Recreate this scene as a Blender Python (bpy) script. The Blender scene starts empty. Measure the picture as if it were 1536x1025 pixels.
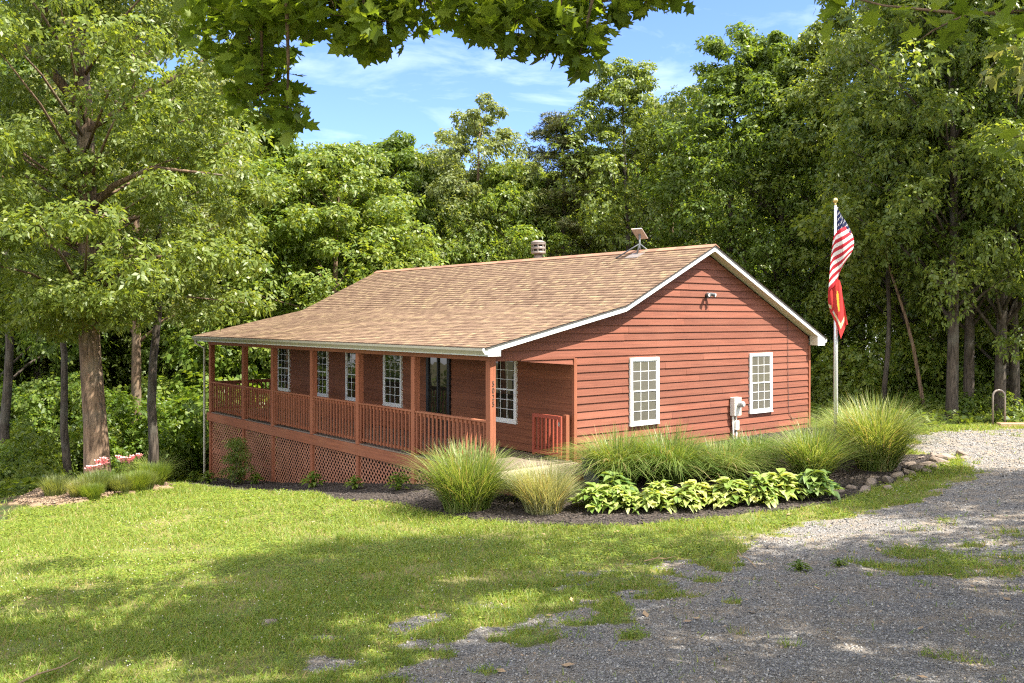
import bpy, math, random
import numpy as np
from mathutils import Vector, Matrix, Euler

rnd = random.Random(7)
RNG = np.random.default_rng(11)
scene = bpy.context.scene
COL = scene.collection
R_ = math.radians

# ------------------------------------------------------------------ helpers
# site axes: the camera stands at CAM, looking along FW; RT is to its right
FW = np.array([.6266, .7793]); RT = np.array([.7793, -.6266]); CAM = np.array([-10.67, -13.876]); CAM_Z = 2.9

def site(d, r):
    p = CAM + d * FW + r * RT
    return float(p[0]), float(p[1])

def new_mesh(name, verts, faces=None, mats=(), smooth=False, mi=None):
    me = bpy.data.meshes.new(name)
    me.from_pydata([tuple(v) for v in verts], [], faces)
    for m in mats: me.materials.append(m)
    if mi is not None: me.polygons.foreach_set('material_index', np.array(mi, dtype=np.int32))
    if smooth: me.polygons.foreach_set('use_smooth', np.ones(len(me.polygons), dtype=bool))
    me.update()
    return me

def np_mesh(name, V, k, mats=(), smooth=False, F=None, mi=None):
    """V (n,3); faces of k corners each: F (m,k) or consecutive corners."""
    V = np.ascontiguousarray(V, dtype=np.float32)
    if F is None: F = np.arange(len(V), dtype=np.int32).reshape(-1, k)
    F = np.ascontiguousarray(F, dtype=np.int32)
    me = bpy.data.meshes.new(name)
    me.vertices.add(len(V)); me.vertices.foreach_set('co', V.ravel())
    me.loops.add(F.size); me.loops.foreach_set('vertex_index', F.ravel())
    me.polygons.add(len(F))
    me.polygons.foreach_set('loop_start', np.arange(0, F.size, k, dtype=np.int32))
    me.polygons.foreach_set('loop_total', np.full(len(F), k, dtype=np.int32))
    for m in mats: me.materials.append(m)
    if mi is not None: me.polygons.foreach_set('material_index', np.ascontiguousarray(mi, dtype=np.int32))
    if smooth: me.polygons.foreach_set('use_smooth', np.ones(len(F), dtype=bool))
    me.update(calc_edges=True)
    return me

def link(name, me, parent=None, loc=None):
    o = bpy.data.objects.new(name, me)
    COL.objects.link(o)
    if parent is not None: o.parent = parent
    if loc is not None: o.location = loc
    return o

def tag(o, label=None, cat=None, group=None, kind=None):
    if label: o['label'] = label
    if cat: o['category'] = cat
    if group: o['group'] = group
    if kind: o['kind'] = kind
    return o

def thing(name, label, cat, loc=(0, 0, 0), rz=0, group=None, scale=None):
    o = bpy.data.objects.new(name, None)
    COL.objects.link(o)
    o.location = loc; o.rotation_euler = (0, 0, rz); o.empty_display_size = .2
    if scale: o.scale = scale
    return tag(o, label, cat, group)

class MB:
    """collects simple shapes into one mesh"""
    def __init__(s): s.v = []; s.f = []; s.m = []
    def add(s, vs, fs, m=0):
        b = len(s.v); s.v += [tuple(v) for v in vs]
        s.f += [tuple(b + i for i in f) for f in fs]; s.m += [m] * len(fs)
        return s
    def box(s, x0, x1, y0, y1, z0, z1, m=0):
        return s.add([(x0,y0,z0),(x1,y0,z0),(x1,y1,z0),(x0,y1,z0),(x0,y0,z1),(x1,y0,z1),(x1,y1,z1),(x0,y1,z1)],
                     [(0,3,2,1),(4,5,6,7),(0,1,5,4),(1,2,6,5),(2,3,7,6),(3,0,4,7)], m)
    def prism(s, pts, axis, a, b, m=0):
        """polygon pts in the plane normal to axis, extruded a..b"""
        n = len(pts)
        def P(p, t):
            return {'x': (t, p[0], p[1]), 'y': (p[0], t, p[1]), 'z': (p[0], p[1], t)}[axis]
        return s.add([P(p, a) for p in pts] + [P(p, b) for p in pts],
                     [tuple(range(n))[::-1], tuple(range(n, 2*n))] + [(i, (i+1) % n, n + (i+1) % n, n + i) for i in range(n)], m)
    def tube(s, pts, rad, n=8, m=0, cap=True):
        pts = [Vector(p) for p in pts]
        rad = [float(q) for q in rad] if hasattr(rad, '__len__') else [float(rad)] * len(pts)
        b = len(s.v); ref = None
        for i, p in enumerate(pts):
            t = (pts[min(i+1, len(pts)-1)] - pts[max(i-1, 0)]).normalized()
            if ref is None: ref = t.orthogonal().normalized()
            u = (ref - t * ref.dot(t))
            u = u.normalized() if u.length > 1e-6 else t.orthogonal().normalized()
            ref = u; w = t.cross(u)
            for k in range(n):
                a = 2 * math.pi * k / n
                s.v.append(tuple(p + rad[i] * (math.cos(a) * u + math.sin(a) * w)))
        for i in range(len(pts) - 1):
            for k in range(n):
                s.f.append((b+i*n+k, b+i*n+(k+1) % n, b+(i+1)*n+(k+1) % n, b+(i+1)*n+k)); s.m.append(m)
        if cap:
            s.f.append(tuple(b + k for k in range(n))[::-1]); s.m.append(m)
            e = b + (len(pts)-1)*n; s.f.append(tuple(e + k for k in range(n))); s.m.append(m)
        return s
    def lathe(s, prof, c, n=20, m=0):
        return s.tube([(c[0], c[1], c[2] + z) for r, z in prof], [r for r, z in prof], n, m)
    def mesh(s, name, mats, smooth=False, bevel=0):
        me = new_mesh(name, s.v, s.f, mats if isinstance(mats, (list, tuple)) else [mats], smooth, s.m)
        if bevel:
            import bmesh
            bm = bmesh.new(); bm.from_mesh(me)
            bmesh.ops.bevel(bm, geom=bm.edges[:], offset=bevel, segments=1, affect='EDGES', clamp_overlap=True)
            bm.to_mesh(me); bm.free()
        return me
    def build(s, name, mats, parent=None, smooth=False, bevel=0, loc=None):
        return link(name, s.mesh(name, mats, smooth, bevel), parent, loc)

# ------------------------------------------------------------------ ground shape
CP = []
def a_(x, y, z): CP.append((x, y, z))
def b_(d, r, z): p = site(d, r); CP.append((p[0], p[1], z))
for y, z in ((0,-.30),(2.6,-.66),(5,-.96),(7.4,-1.28),(9.7,-1.58),(11.7,-1.82),(14.4,-2.12)): a_(-.4, y, z)
for p in ((2,17.5,-2.6),(-.5,18,-2.8),(2.2,-.3,-.2),(6,-.3,-.03),(10.5,-.3,.04),(10.5,7,-.3),(10.5,14,-1.2),(4,7,-1.1),
          (.13,-4.27,-.3),(3.1,-5.2,-.14),(-1.33,-1,-.42),(-.6,-2.2,-.37),(5.5,-4.5,-.08)): a_(*p)
for p in ((20,10,-.05),(24,11.5,-.05),(27,14,-.2),(35,18,-1.0),(45,20,-2.2),(0,0,1.25),(0,8,1.4),(0,-8,.7),(5.8,0,.55),(5.8,4,.65),
          (5.8,-3.5,.4),(8,0,.28),(10,0,.08),(10,6,.2),(12,-1,-.15),(14.2,-2,-.40),(14,8,.12),(16,14,.3),(8,10,.6),
          (20,-11.2,-1.26),(14,-7.8,-.67),(10,-5.6,-.16),(7,-3.9,.25),(19.5,-8.76,-1.0),(22,-7.48,-1.3),(17.5,-4.04,-.64),(22.5,-10.3,-1.1),
          (27,-12.5,-2.5),(26,-10.3,-1.9),(32,-16,-3.4),(40,-22,-5),(40,-8,-4.2),(45,0,-3.6),(60,0,-5.5),(60,-30,-7.5),(60,25,-3.5),(24,-16,-2.2),(14,-14,-1.2),
          (100,0,-7),(90,-60,-10),(90,60,-4),(0,-70,-6),(0,70,3),(-70,0,5),(60,-110,-11),(60,110,-3)): b_(*p)
CP = np.array(CP)
_d = np.hypot(CP[:,None,0]-CP[None,:,0], CP[:,None,1]-CP[None,:,1]); _n = len(CP)
_A = np.zeros((_n+3, _n+3)); _A[:_n,:_n] = np.where(_d > 0, _d*_d*np.log(_d+1e-9), 0) + np.eye(_n)*2.0
_A[:_n,_n] = 1; _A[:_n,_n+1:] = CP[:,:2]; _A[_n,:_n] = 1; _A[_n+1:,:_n] = CP[:,:2].T
_W = np.linalg.solve(_A, np.r_[CP[:,2], 0, 0, 0])
def gz(x, y):
    x = np.clip(np.asarray(x, float), -110, 110); y = np.clip(np.asarray(y, float), -110, 110)
    o = _W[_n] + _W[_n+1]*x + _W[_n+2]*y
    for (px, py, _), w in zip(CP, _W):
        d2 = (x-px)**2 + (y-py)**2
        o = o + w*.5*d2*np.log(d2+1e-12)
    return o
def g1(x, y): return float(gz(x, y))

def vnoise(x, y, scale, seed=0):
    x = np.asarray(x)/scale + seed*17.3; y = np.asarray(y)/scale - seed*9.1
    xi = np.floor(x).astype(np.int64); yi = np.floor(y).astype(np.int64); fx = x-xi; fy = y-yi
    fx = fx*fx*(3-2*fx); fy = fy*fy*(3-2*fy)
    def h(i, j):
        n = (i*374761393 + j*668265263 + seed*974711) & 0x7fffffff
        n = ((n ^ (n >> 13))*1274126177) & 0x7fffffff
        return ((n ^ (n >> 16)) & 0xffff)/65535.
    return (h(xi,yi)*(1-fx)+h(xi+1,yi)*fx)*(1-fy) + (h(xi,yi+1)*(1-fx)+h(xi+1,yi+1)*fx)*fy
def fbm(x, y, scale, seed=0, o=3):
    s = 0; a = .5
    for k in range(o): s = s + a*vnoise(x, y, scale/2**k, seed+k); a *= .5
    return s/(1-.5**o)
def sdist(x, y, poly):
    """signed distance to a polygon, positive inside"""
    x = np.asarray(x, float); y = np.asarray(y, float)
    best = np.full(x.shape, 1e9); ins = np.zeros(x.shape, bool); n = len(poly)
    for i in range(n):
        ax, ay = poly[i]; bx, by = poly[(i+1) % n]; ex, ey = bx-ax, by-ay
        t = np.clip(((x-ax)*ex+(y-ay)*ey)/(ex*ex+ey*ey), 0, 1)
        best = np.minimum(best, np.hypot(x-ax-t*ex, y-ay-t*ey))
        c = (ay > y) != (by > y)
        with np.errstate(divide='ignore', invalid='ignore'):
            xc = ax + (y-ay)*(ex)/(ey if ey else 1e-9)
        ins ^= c & (x < xc)
    return np.where(ins, best, -best)
def sstep(v, a, b):
    t = np.clip((v-a)/(b-a), 0, 1); return t*t*(3-2*t)

GRAVEL = [(-7.9,-8.5),(-7.10,-7.74),(-6.20,-7.13),(-5.25,-6.63),(-4.25,-6.26),(-3.07,-6.08),(-1.92,-6.21),(-.48,-6.13),(.76,-6.23),(2.32,-6.25),(3.86,-6.29),
          (5.85,-6.11),(7.48,-5.86),(8.45,-5.03),(8.6,-4.2),(9.3,-3.3),(11.46,-2.3),(13.6,-2.6),(16.80,-3.3),(19,-5),(24,-14),(10,-30),(-12,-22),(-10,-12)]
MULCH1 = [(-1.2,.4),(-1.67,.62),(-1.90,-.63),(-1.83,-1.51),(-1.58,-2.43),(-1.06,-3.28),(-.20,-4.02),(.83,-4.49),(1.69,-5.0),(2.82,-5.48),(4.39,-5.33),(6.87,-5.0),(8.6,-4.75),
          (8.9,-4.3),(7.87,-3.4),(8.5,-1.5),(10.5,-.6),(10.5,.3),(2.1,.3),(1.9,-.2)]
MULCH2 = [(-2.0,15.2),(-2.0,8.94),(-1.6,7.19),(-1.61,3.91),(-2.2,2.06),(-2.04,.95),(-1.73,-.36),(0,-.2),(2.2,0),(2.2,15.2)]
OAKBED = [(-6.2,7.0),(-5.7,6.9),(-4.6,7.6),(-3.0,8.9),(-3.2,10.6),(-5.3,11.2),(-6.6,8.6)]
LAWN = [(-26,2),(-14,3.0),(-8.8,4.9),(-6.9,6.3),(-6.2,8.0),(-3.0,12.0),(-2.6,15.3),(0,16),(11,15.5),(12.5,6),(12.2,1),(12.6,-1.2),(14.5,-1.6),(17.5,-2.2),(25,-6),(40,-40),(-60,-60)]
MID = [(-1.2,-8.6),(.2,-7.3),(3.2,-7.3),(1.8,-8.4),(-1.0,-9.8)]   # grass between the wheel tracks

def masks(x, y):
    n1 = fbm(x, y, 1.3, 3) - .5; n2 = fbm(x, y, .35, 5) - .5; n3 = fbm(x, y, 3.0, 8) - .5
    d = (x-CAM[0])*FW[0] + (y-CAM[1])*FW[1]; r = (x-CAM[0])*RT[0] + (y-CAM[1])*RT[1]
    wide = .35 + 1.7*sstep(-r, -4.5, 0.5)*sstep(-d, -14.5, -10)
    s = sdist(x, y, GRAVEL)
    grav = sstep(s - .6*(wide-.35) + (n1*2.0 + n2*2.8)*wide, -.25*wide - .06, .35*wide + .06)
    mid = sdist(x, y, MID)
    grav = grav*(1 - .75*sstep(mid + n1*2.0 + n2*2.6, -.1, .8))
    grav = grav*(1 - .6*sstep(n3*1.2 + n2, .33, .52))
    mul = np.maximum(sstep(sdist(x, y, MULCH1)+n2*.25, -.06, .06), sstep(sdist(x, y, MULCH2)+n2*.25, -.06, .06))
    oak = sstep(sdist(x, y, OAKBED)+n2*.6, -.08, .1)
    woods = sstep(-sdist(x, y, LAWN)+n1*1.2, -.2, .5)
    grav = grav*(1-mul)*(1-oak)
    return grav, mul, oak, woods
# ------------------------------------------------------------------ materials
def node_mat(name):
    m = bpy.data.materials.new(name); m.use_nodes = True
    nt = m.node_tree; nt.nodes.clear()
    return m, nt
class NT:
    def __init__(s, nt): s.nt = nt
    def n(s, t, ins=None, **kw):
        x = s.nt.nodes.new(t)
        for k, v in kw.items(): setattr(x, k, v)
        for k, v in (ins or {}).items():
            if hasattr(v, 'is_linked') or isinstance(v, bpy.types.NodeSocket): s.nt.links.new(v, x.inputs[k])
            else: x.inputs[k].default_value = v
        return x
    def math(s, op, a, b=0.0, c=0.0, clamp=False): return s.n('ShaderNodeMath', {0: a, 1: b, 2: c}, operation=op, use_clamp=clamp).outputs[0]
    def mix(s, f, a, b, blend='MIX'):
        x = s.n('ShaderNodeMix', None, data_type='RGBA', blend_type=blend)
        for i, v in ((0, f), (6, a), (7, b)):
            if isinstance(v, bpy.types.NodeSocket): s.nt.links.new(v, x.inputs[i])
            else: x.inputs[i].default_value = v
        return x.outputs[2]
    def ramp(s, f, stops):
        x = s.n('ShaderNodeValToRGB', {0: f}); e = x.color_ramp.elements
        e[0].position, e[0].color = stops[0]; e[1].position, e[1].color = stops[-1]
        for p, c in stops[1:-1]:
            q = e.new(p); q.color = c
        return x.outputs[0]
    def coord(s, which='Object', scale=(1,1,1)):
        tc = s.n('ShaderNodeTexCoord'); return s.n('ShaderNodeMapping', {0: tc.outputs[which], 3: scale}).outputs[0]
    def noise(s, v, scale, detail=4, rough=.55): return s.n('ShaderNodeTexNoise', {'Vector': v, 'Scale': scale, 'Detail': detail, 'Roughness': rough}).outputs[0]
    def rand(s): return s.n('ShaderNodeNewGeometry').outputs['Random Per Island']
    def out(s, sh, disp=None): s.n('ShaderNodeOutputMaterial', {0: sh})
def c4(c): return (c[0], c[1], c[2], 1)
def mul4(c, k): return (c[0]*k, c[1]*k, c[2]*k, 1)

def plain(name, col, rough=.6, metal=0, var=.25, scale=6, spec=.5, stretch=(1,1,1), bump=0, island=0):
    m, nt = node_mat(name); q = NT(nt)
    v = q.coord('Object', stretch); n = q.noise(v, scale)
    cc = q.mix(n, mul4(col, 1-var), mul4(col, 1+var))
    if island:
        k = q.math('MULTIPLY_ADD', q.rand(), 2*island, 1-island)
        cc = q.mix(1.0, cc, q.n('ShaderNodeCombineColor', {0: k, 1: k, 2: k}).outputs[0], 'MULTIPLY')
    ins = {'Base Color': cc, 'Roughness': rough, 'Metallic': metal, 'Specular IOR Level': spec}
    if bump:
        ins['Normal'] = q.n('ShaderNodeBump', {'Height': q.noise(v, scale*4), 'Strength': bump, 'Distance': .01}).outputs[0]
    q.out(q.n('ShaderNodeBsdfPrincipled', ins).outputs[0])
    return m

def wood(name, col, axis, rough=.75, wear=.35):
    """stained rough-sawn boards: grain drawn out along one axis, knots, faded streaks"""
    m, nt = node_mat(name); q = NT(nt)
    st = {'x': (.35, 9, 9), 'y': (9, .35, 9), 'z': (9, 9, .35)}[axis]
    g = q.noise(q.coord('Object', st), 3.0, 6, .65)
    b = q.noise(q.coord('Object'), .7, 3)
    kn = q.n('ShaderNodeTexVoronoi', {'Vector': q.coord('Object', {'x': (1, 2.2, 2.2), 'y': (2.2, 1, 2.2), 'z': (2.2, 2.2, 1)}[axis]), 'Scale': 2.3}).outputs[0]
    cc = q.ramp(g, [(.25, mul4(col, .66)), (.5, c4(col)), (.75, mul4(col, 1.26))])
    cc = q.mix(q.math('MULTIPLY', q.ramp(b, [(.45, (0,0,0,1)), (.7, (1,1,1,1))]), wear), cc, (col[0]*1.25, col[1]*1.5, col[2]*1.6, 1))
    cc = q.mix(q.ramp(kn, [(.02, (.75,.75,.75,1)), (.055, (0,0,0,1))]), cc, mul4(col, .38))
    k = q.math('MULTIPLY_ADD', q.rand(), .28, .86)
    cc = q.mix(1.0, cc, q.n('ShaderNodeCombineColor', {0: k, 1: k, 2: k}).outputs[0], 'MULTIPLY')
    bp = q.n('ShaderNodeBump', {'Height': g, 'Strength': .35, 'Distance': .006}).outputs[0]
    q.out(q.n('ShaderNodeBsdfPrincipled', {'Base Color': cc, 'Roughness': rough, 'Normal': bp, 'Specular IOR Level': .3}).outputs[0])
    return m

def leafmat(name, cols, trans=.46, rough=.45, spec=.4, tint=(2.0, 1.8, .75), dead=0):
    """cols: three leaf greens, picked at random per leaf, shifted a little per plant"""
    m, nt = node_mat(name); q = NT(nt)
    r = q.rand(); ob = q.n('ShaderNodeObjectInfo').outputs['Random']
    cc = q.ramp(r, [(0, c4(cols[0])), (.5, c4(cols[1])), (1, c4(cols[2]))])
    if dead: cc = q.mix(q.math('LESS_THAN', q.math('FRACT', q.math('MULTIPLY', r, 37.0)), dead), cc, (.33, .25, .12, 1))
    k = q.math('MULTIPLY_ADD', ob, .4, .8)
    cc = q.mix(1.0, cc, q.n('ShaderNodeCombineColor', {0: k, 1: q.math('MULTIPLY_ADD', ob, .22, .89), 2: k}).outputs[0], 'MULTIPLY')
    p = q.n('ShaderNodeBsdfPrincipled', {'Base Color': cc, 'Roughness': rough, 'Specular IOR Level': spec})
    t = q.n('ShaderNodeBsdfTranslucent', {'Color': q.mix(1.0, cc, c4(tint), 'MULTIPLY')})
    q.out(q.n('ShaderNodeMixShader', {0: trans, 1: p.outputs[0], 2: t.outputs[0]}).outputs[0])
    return m

def barkmat(name, a, b):
    m, nt = node_mat(name); q = NT(nt)
    v = q.coord('Object', (1, 1, .16)); n = q.noise(v, 16, 5, .7); big = q.noise(q.coord('Object'), 1.3, 3)
    cc = q.mix(q.ramp(n, [(.35, (0,0,0,1)), (.62, (1,1,1,1))]), c4(a), c4(b))
    cc = q.mix(q.math('MULTIPLY', q.ramp(big, [(.5, (0,0,0,1)), (.72, (1,1,1,1))]), .35), cc, (.19, .20, .16, 1))
    bp = q.n('ShaderNodeBump', {'Height': n, 'Strength': .9, 'Distance': .03}).outputs[0]
    q.out(q.n('ShaderNodeBsdfPrincipled', {'Base Color': cc, 'Roughness': .9, 'Normal': bp, 'Specular IOR Level': .15}).outputs[0])
    return m

RED = (.182, .062, .036)
M = {}
M['siding_x'] = wood('red_siding_along_gable', RED, 'x')
M['siding_y'] = wood('red_siding_along_porch', (.205, .073, .035), 'y')
M['wood_z'] = wood('red_posts', (.235, .080, .041), 'z')
M['wood_y'] = wood('red_boards', (.235, .083, .042), 'y', wear=.5)
M['lattice'] = wood('faded_lattice', (.36, .155, .092), 'z', wear=.6)
M['deck'] = plain('weathered_deck', (.17, .13, .10), .8, var=.35, scale=3, stretch=(6,.5,1), bump=.2)
M['white'] = plain('white_trim', (.74, .74, .72), .45, var=.03)
M['cream'] = plain('cream_soffit', (.62, .56, .42), .6, var=.05)
M['gutter'] = plain('gutter_metal', (.38, .35, .27), .4, var=.08)
M['dark'] = plain('dark_edge', (.06, .055, .05), .7)
M['concrete'] = plain('concrete', (.38, .31, .23), .85, var=.2, scale=5, bump=.2)
M['brick'] = plain('brick', (.30, .10, .06), .85, var=.3, scale=12, bump=.4, island=.3)
M['blk'] = plain('black_paint', (.012, .012, .012), .45)
M['metal'] = plain('brushed_metal', (.62, .62, .60), .3, metal=.85, var=.08)
M['pole'] = plain('aluminium_pole', (.66, .66, .65), .32, metal=.6, var=.05)
M['gold'] = plain('gold_ball', (.75, .58, .22), .25, metal=.8)
M['meter'] = plain('meter_enamel', (.66, .64, .56), .5, var=.06)
M['galv'] = plain('galvanised', (.24, .20, .17), .5, metal=.3, var=.25)
M['dish'] = plain('dish_plastic', (.36, .29, .25), .5, var=.05)
M['grey'] = plain('grey_plastic', (.12, .13, .14), .6)
M['slate_pot'] = plain('slate_planter', (.10, .115, .12), .75, var=.35, scale=5, bump=.4)
M['rock'] = plain('field_stone', (.20, .155, .12), .9, var=.55, scale=4, bump=1.0, island=.1)
M['pine_board'] = plain('weathered_timber', (.33, .22, .13), .85, var=.3, scale=4, stretch=(.4,5,5))
M['deadleaf'] = plain('dead_leaf', (.30, .20, .11), .8, var=.3, island=.4)
M['petal'] = plain('pink_petal', (.74, .34, .33), .6, var=.3, scale=30, island=.3)
M['yellow_leaf'] = leafmat('chartreuse_leaf', [(.32,.34,.04),(.42,.44,.06),(.24,.30,.04)], .3)

def glass(name, base, ior):
    m, nt = node_mat(name); q = NT(nt)
    n = q.noise(q.coord('Object'), 1.6, 2)
    bp = q.n('ShaderNodeBump', {'Height': n, 'Strength': .06, 'Distance': .05}).outputs[0]
    q.out(q.n('ShaderNodeBsdfPrincipled', {'Base Color': c4(base), 'Roughness': .02, 'IOR': ior, 'Normal': bp}).outputs[0])
    return m
M['pane'] = glass('window_glass_blind', (.095, .09, .072), 1.5)
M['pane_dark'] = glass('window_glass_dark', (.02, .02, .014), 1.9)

def shingles():
    m, nt = node_mat('asphalt_shingles'); q = NT(nt)
    r = q.rand(); v = q.coord('Object')
    cc = q.ramp(r, [(0, (.15,.092,.060,1)), (.2, (.19,.122,.080,1)), (.5, (.23,.152,.100,1)), (.75, (.27,.184,.116,1)), (.92, (.31,.22,.130,1)), (1, (.35,.26,.15,1))])
    g = q.noise(v, 90, 3, .7)
    cc = q.mix(q.math('MULTIPLY', q.noise(q.coord('Object', (.5,.5,.5)), 1.1, 4), .4), cc, (.225, .145, .097, 1))
    cc = q.mix(1.0, cc, q.ramp(g, [(.3, (.62,.62,.62,1)), (.7, (1.25,1.25,1.25,1))]), 'MULTIPLY')
    bp = q.n('ShaderNodeBump', {'Height': g, 'Strength': .4, 'Distance': .004}).outputs[0]
    q.out(q.n('ShaderNodeBsdfPrincipled', {'Base Color': cc, 'Roughness': .9, 'Normal': bp, 'Specular IOR Level': .2}).outputs[0])
    return m
M['shingle'] = shingles()

def groundmat():
    m, nt = node_mat('ground_cover'); q = NT(nt)
    at = q.n('ShaderNodeAttribute', None, attribute_name='cover')
    sep = q.n('ShaderNodeSeparateColor', {0: at.outputs['Color']})
    v = q.coord('Object')
    fine = q.noise(v, 9, 5, .7); big = q.noise(v, .55, 4); mid = q.noise(v, 2.2, 4)
    def w(s):   # crisp, noisy edge to a cover
        return q.ramp(q.math('ADD', s, q.math('MULTIPLY', q.math('SUBTRACT', fine, .5), .8)), [(.38, (0,0,0,1)), (.62, (1,1,1,1))])
    soil = q.mix(q.ramp(mid, [(.38, (0,0,0,1)), (.6, (1,1,1,1))]), (.19,.17,.06,1), (.11,.135,.032,1))
    soil = q.mix(q.math('MULTIPLY', q.ramp(big, [(.5,(0,0,0,1)),(.7,(1,1,1,1))]), .7), soil, (.30,.24,.11,1))
    soil = q.mix(1.0, soil, q.ramp(q.noise(v, 60, 3), [(.3,(.6,.6,.6,1)),(.7,(1.35,1.35,1.35,1))]), 'MULTIPLY')
    vo = q.n('ShaderNodeTexVoronoi', {'Vector': v, 'Scale': 60.0}); vo2 = q.n('ShaderNodeTexVoronoi', {'Vector': v, 'Scale': 75.0})
    cell = q.n('ShaderNodeSeparateColor', {0: vo.outputs['Color']}).outputs[0]
    gr = q.ramp(cell, [(0,(.10,.094,.088,1)),(.35,(.175,.167,.157,1)),(.7,(.24,.23,.217,1)),(1,(.34,.328,.31,1))])
    gr = q.mix(q.math('MULTIPLY', q.ramp(mid, [(.42,(0,0,0,1)),(.66,(1,1,1,1))]), .7), gr, (.32,.25,.17,1))
    gr = q.mix(q.ramp(vo.outputs['Distance'], [(.35,(0,0,0,1)),(.75,(.6,.6,.6,1))]), gr, (.09,.075,.06,1))
    mc = q.n('ShaderNodeTexVoronoi', {'Vector': q.coord('Object', (1,1.7,1)), 'Scale': 28.0})
    mul = q.ramp(q.n('ShaderNodeSeparateColor', {0: mc.outputs['Color']}).outputs[0], [(0,(.022,.018,.016,1)),(.7,(.055,.044,.037,1)),(1,(.11,.088,.07,1))])
    lit = q.mix(q.ramp(mid, [(.4,(0,0,0,1)),(.6,(1,1,1,1))]), (.11,.075,.042,1), (.045,.062,.02,1))
    lit = q.mix(1.0, lit, q.ramp(q.noise(v, 14, 4), [(.3,(.5,.5,.5,1)),(.7,(1.4,1.4,1.4,1))]), 'MULTIPLY')
    bark = q.mix(fine, (.16,.10,.06,1), (.34,.25,.16,1))
    cc = q.mix(w(sep.outputs[2]), soil, lit)
    cc = q.mix(w(at.outputs['Alpha']), cc, bark)
    cc = q.mix(w(sep.outputs[0]), cc, gr)
    cc = q.mix(w(sep.outputs[1]), cc, mul)
    h = q.math('ADD', q.math('MULTIPLY', vo.outputs['Distance'], -1.0), q.math('MULTIPLY', vo2.outputs['Distance'], -.5))
    bp = q.n('ShaderNodeBump', {'Height': h, 'Strength': .7, 'Distance': .02}).outputs[0]
    q.out(q.n('ShaderNodeBsdfPrincipled', {'Base Color': cc, 'Roughness': .95, 'Normal': bp, 'Specular IOR Level': .15}).outputs[0])
    return m
M['ground'] = groundmat()

M['grass'] = leafmat('lawn_grass', [(.095,.170,.022),(.155,.222,.034),(.25,.275,.066)], .4, .5, .3, dead=.05)
M['weed'] = leafmat('lawn_clover', [(.09,.16,.02),(.14,.205,.028),(.21,.25,.04)], .4, .5, .3)
M['leaf_a'] = leafmat('leaf_mid_green', [(.075,.120,.020),(.118,.166,.027),(.17,.212,.040)])
M['leaf_b'] = leafmat('leaf_bright_green', [(.080,.140,.020),(.128,.188,.028),(.19,.235,.042)])
M['leaf_c'] = leafmat('leaf_deep_green', [(.066,.112,.020),(.100,.150,.026),(.145,.19,.036)])
M['leaf_pale'] = leafmat('leaf_grey_green', [(.11,.14,.045),(.16,.19,.062),(.22,.24,.09)])
M['needle'] = leafmat('pine_needles', [(.055,.072,.018),(.085,.098,.024),(.14,.115,.035)], .12, .5)
M['leaf_lobed'] = leafmat('overhead_leaf', [(.080,.130,.016),(.110,.170,.020),(.155,.215,.028)], .52, .45, .25)
M['misc'] = leafmat('plume_grass_blades', [(.085,.145,.026),(.15,.20,.038),(.32,.34,.14)], .3, .45, .4, dead=.07)
M['pale_grass'] = leafmat('pale_grass_blades', [(.16,.18,.065),(.24,.26,.12),(.40,.39,.23)], .3, .45, .4, dead=.10)
M['fount'] = leafmat('fountain_grass_blades', [(.065,.125,.02),(.11,.17,.028),(.22,.26,.075)], .3, .45, .4, dead=.05)
M['hosta'] = leafmat('hosta_leaves', [(.12,.19,.03),(.25,.31,.07),(.46,.48,.20)], .28, .45, .4)
M['hosta_d'] = leafmat('dark_hosta_leaves', [(.06,.125,.03),(.11,.18,.035),(.19,.26,.06)], .25, .4, .5)
M['bark'] = barkmat('oak_bark', (.055,.038,.026), (.23,.155,.10))
M['bark_d'] = barkmat('dark_bark', (.028,.023,.019), (.105,.085,.066))
# ------------------------------------------------------------------ the house
house = thing('red_house', 'single storey red clapboard house with long front porch and brown shingle roof', 'house')
PITCH = .1616; Z0 = .178 - 2*PITCH
YL = 14.5          # length of the house
def soff_l(z):     # left edge of the gable at height z
    return (z-2.314)/.22 if z < 3.057 else 3.377+(z-3.057)/.4835
def soff_r(z): return 6.30+(4.47-z)/.4835
def siding(name, iv, z0, z1, axis, plane, out, mat, parent=house):
    mb = MB(); k = 0
    def P(t, z, o):
        return (t, plane+out*o, z) if axis == 'x' else (plane+out*o, t, z)
    while True:
        za = z0+k*PITCH; zb = min(za+PITCH, z1); k += 1
        if za >= z1-.01: break
        A, B = iv(za+.001), iv(zb-.001)
        if A is None or B is None or A[1]-A[0] < .02: continue
        # two or three lengths of board to a course, butted
        lo, hi = max(A[0], B[0]), min(A[1], B[1])
        cuts = sorted(rnd.uniform(lo+.12*(hi-lo), hi-.12*(hi-lo)) for _ in range(1 if A[1]-A[0] < 6 else 2)) if hi-lo > 1.5 else []
        if len(cuts) == 2 and cuts[1]-cuts[0] < .5: cuts = cuts[:1]
        for (a0, b0), (a1, b1) in zip([(A[0], B[0])]+[(c+.0015, c+.0015) for c in cuts], [(c-.0015, c-.0015) for c in cuts]+[(A[1], B[1])]):
            ob = .029+rnd.uniform(-.003, .003); sag = rnd.uniform(-.003, .003)
            v = [P(a0, za, ob), P(a1, za+sag, ob), P(b1, zb+.006, .004), P(b0, zb+.006, .004), P(a0, za, -.01), P(a1, za+sag, -.01)]
            mb.add(v, [(0, 1, 2, 3), (4, 5, 1, 0)])
    return mb.build(name, mat, parent)
def gable_iv(z):
    up = z+.05
    l = 2.12 if z < 2.10 else max(-.04, soff_l(up)-.05)
    r = 10.45 if soff_r(up) > 10.45 else soff_r(up)+.02
    return (l, r) if r-l > .03 else None
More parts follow.
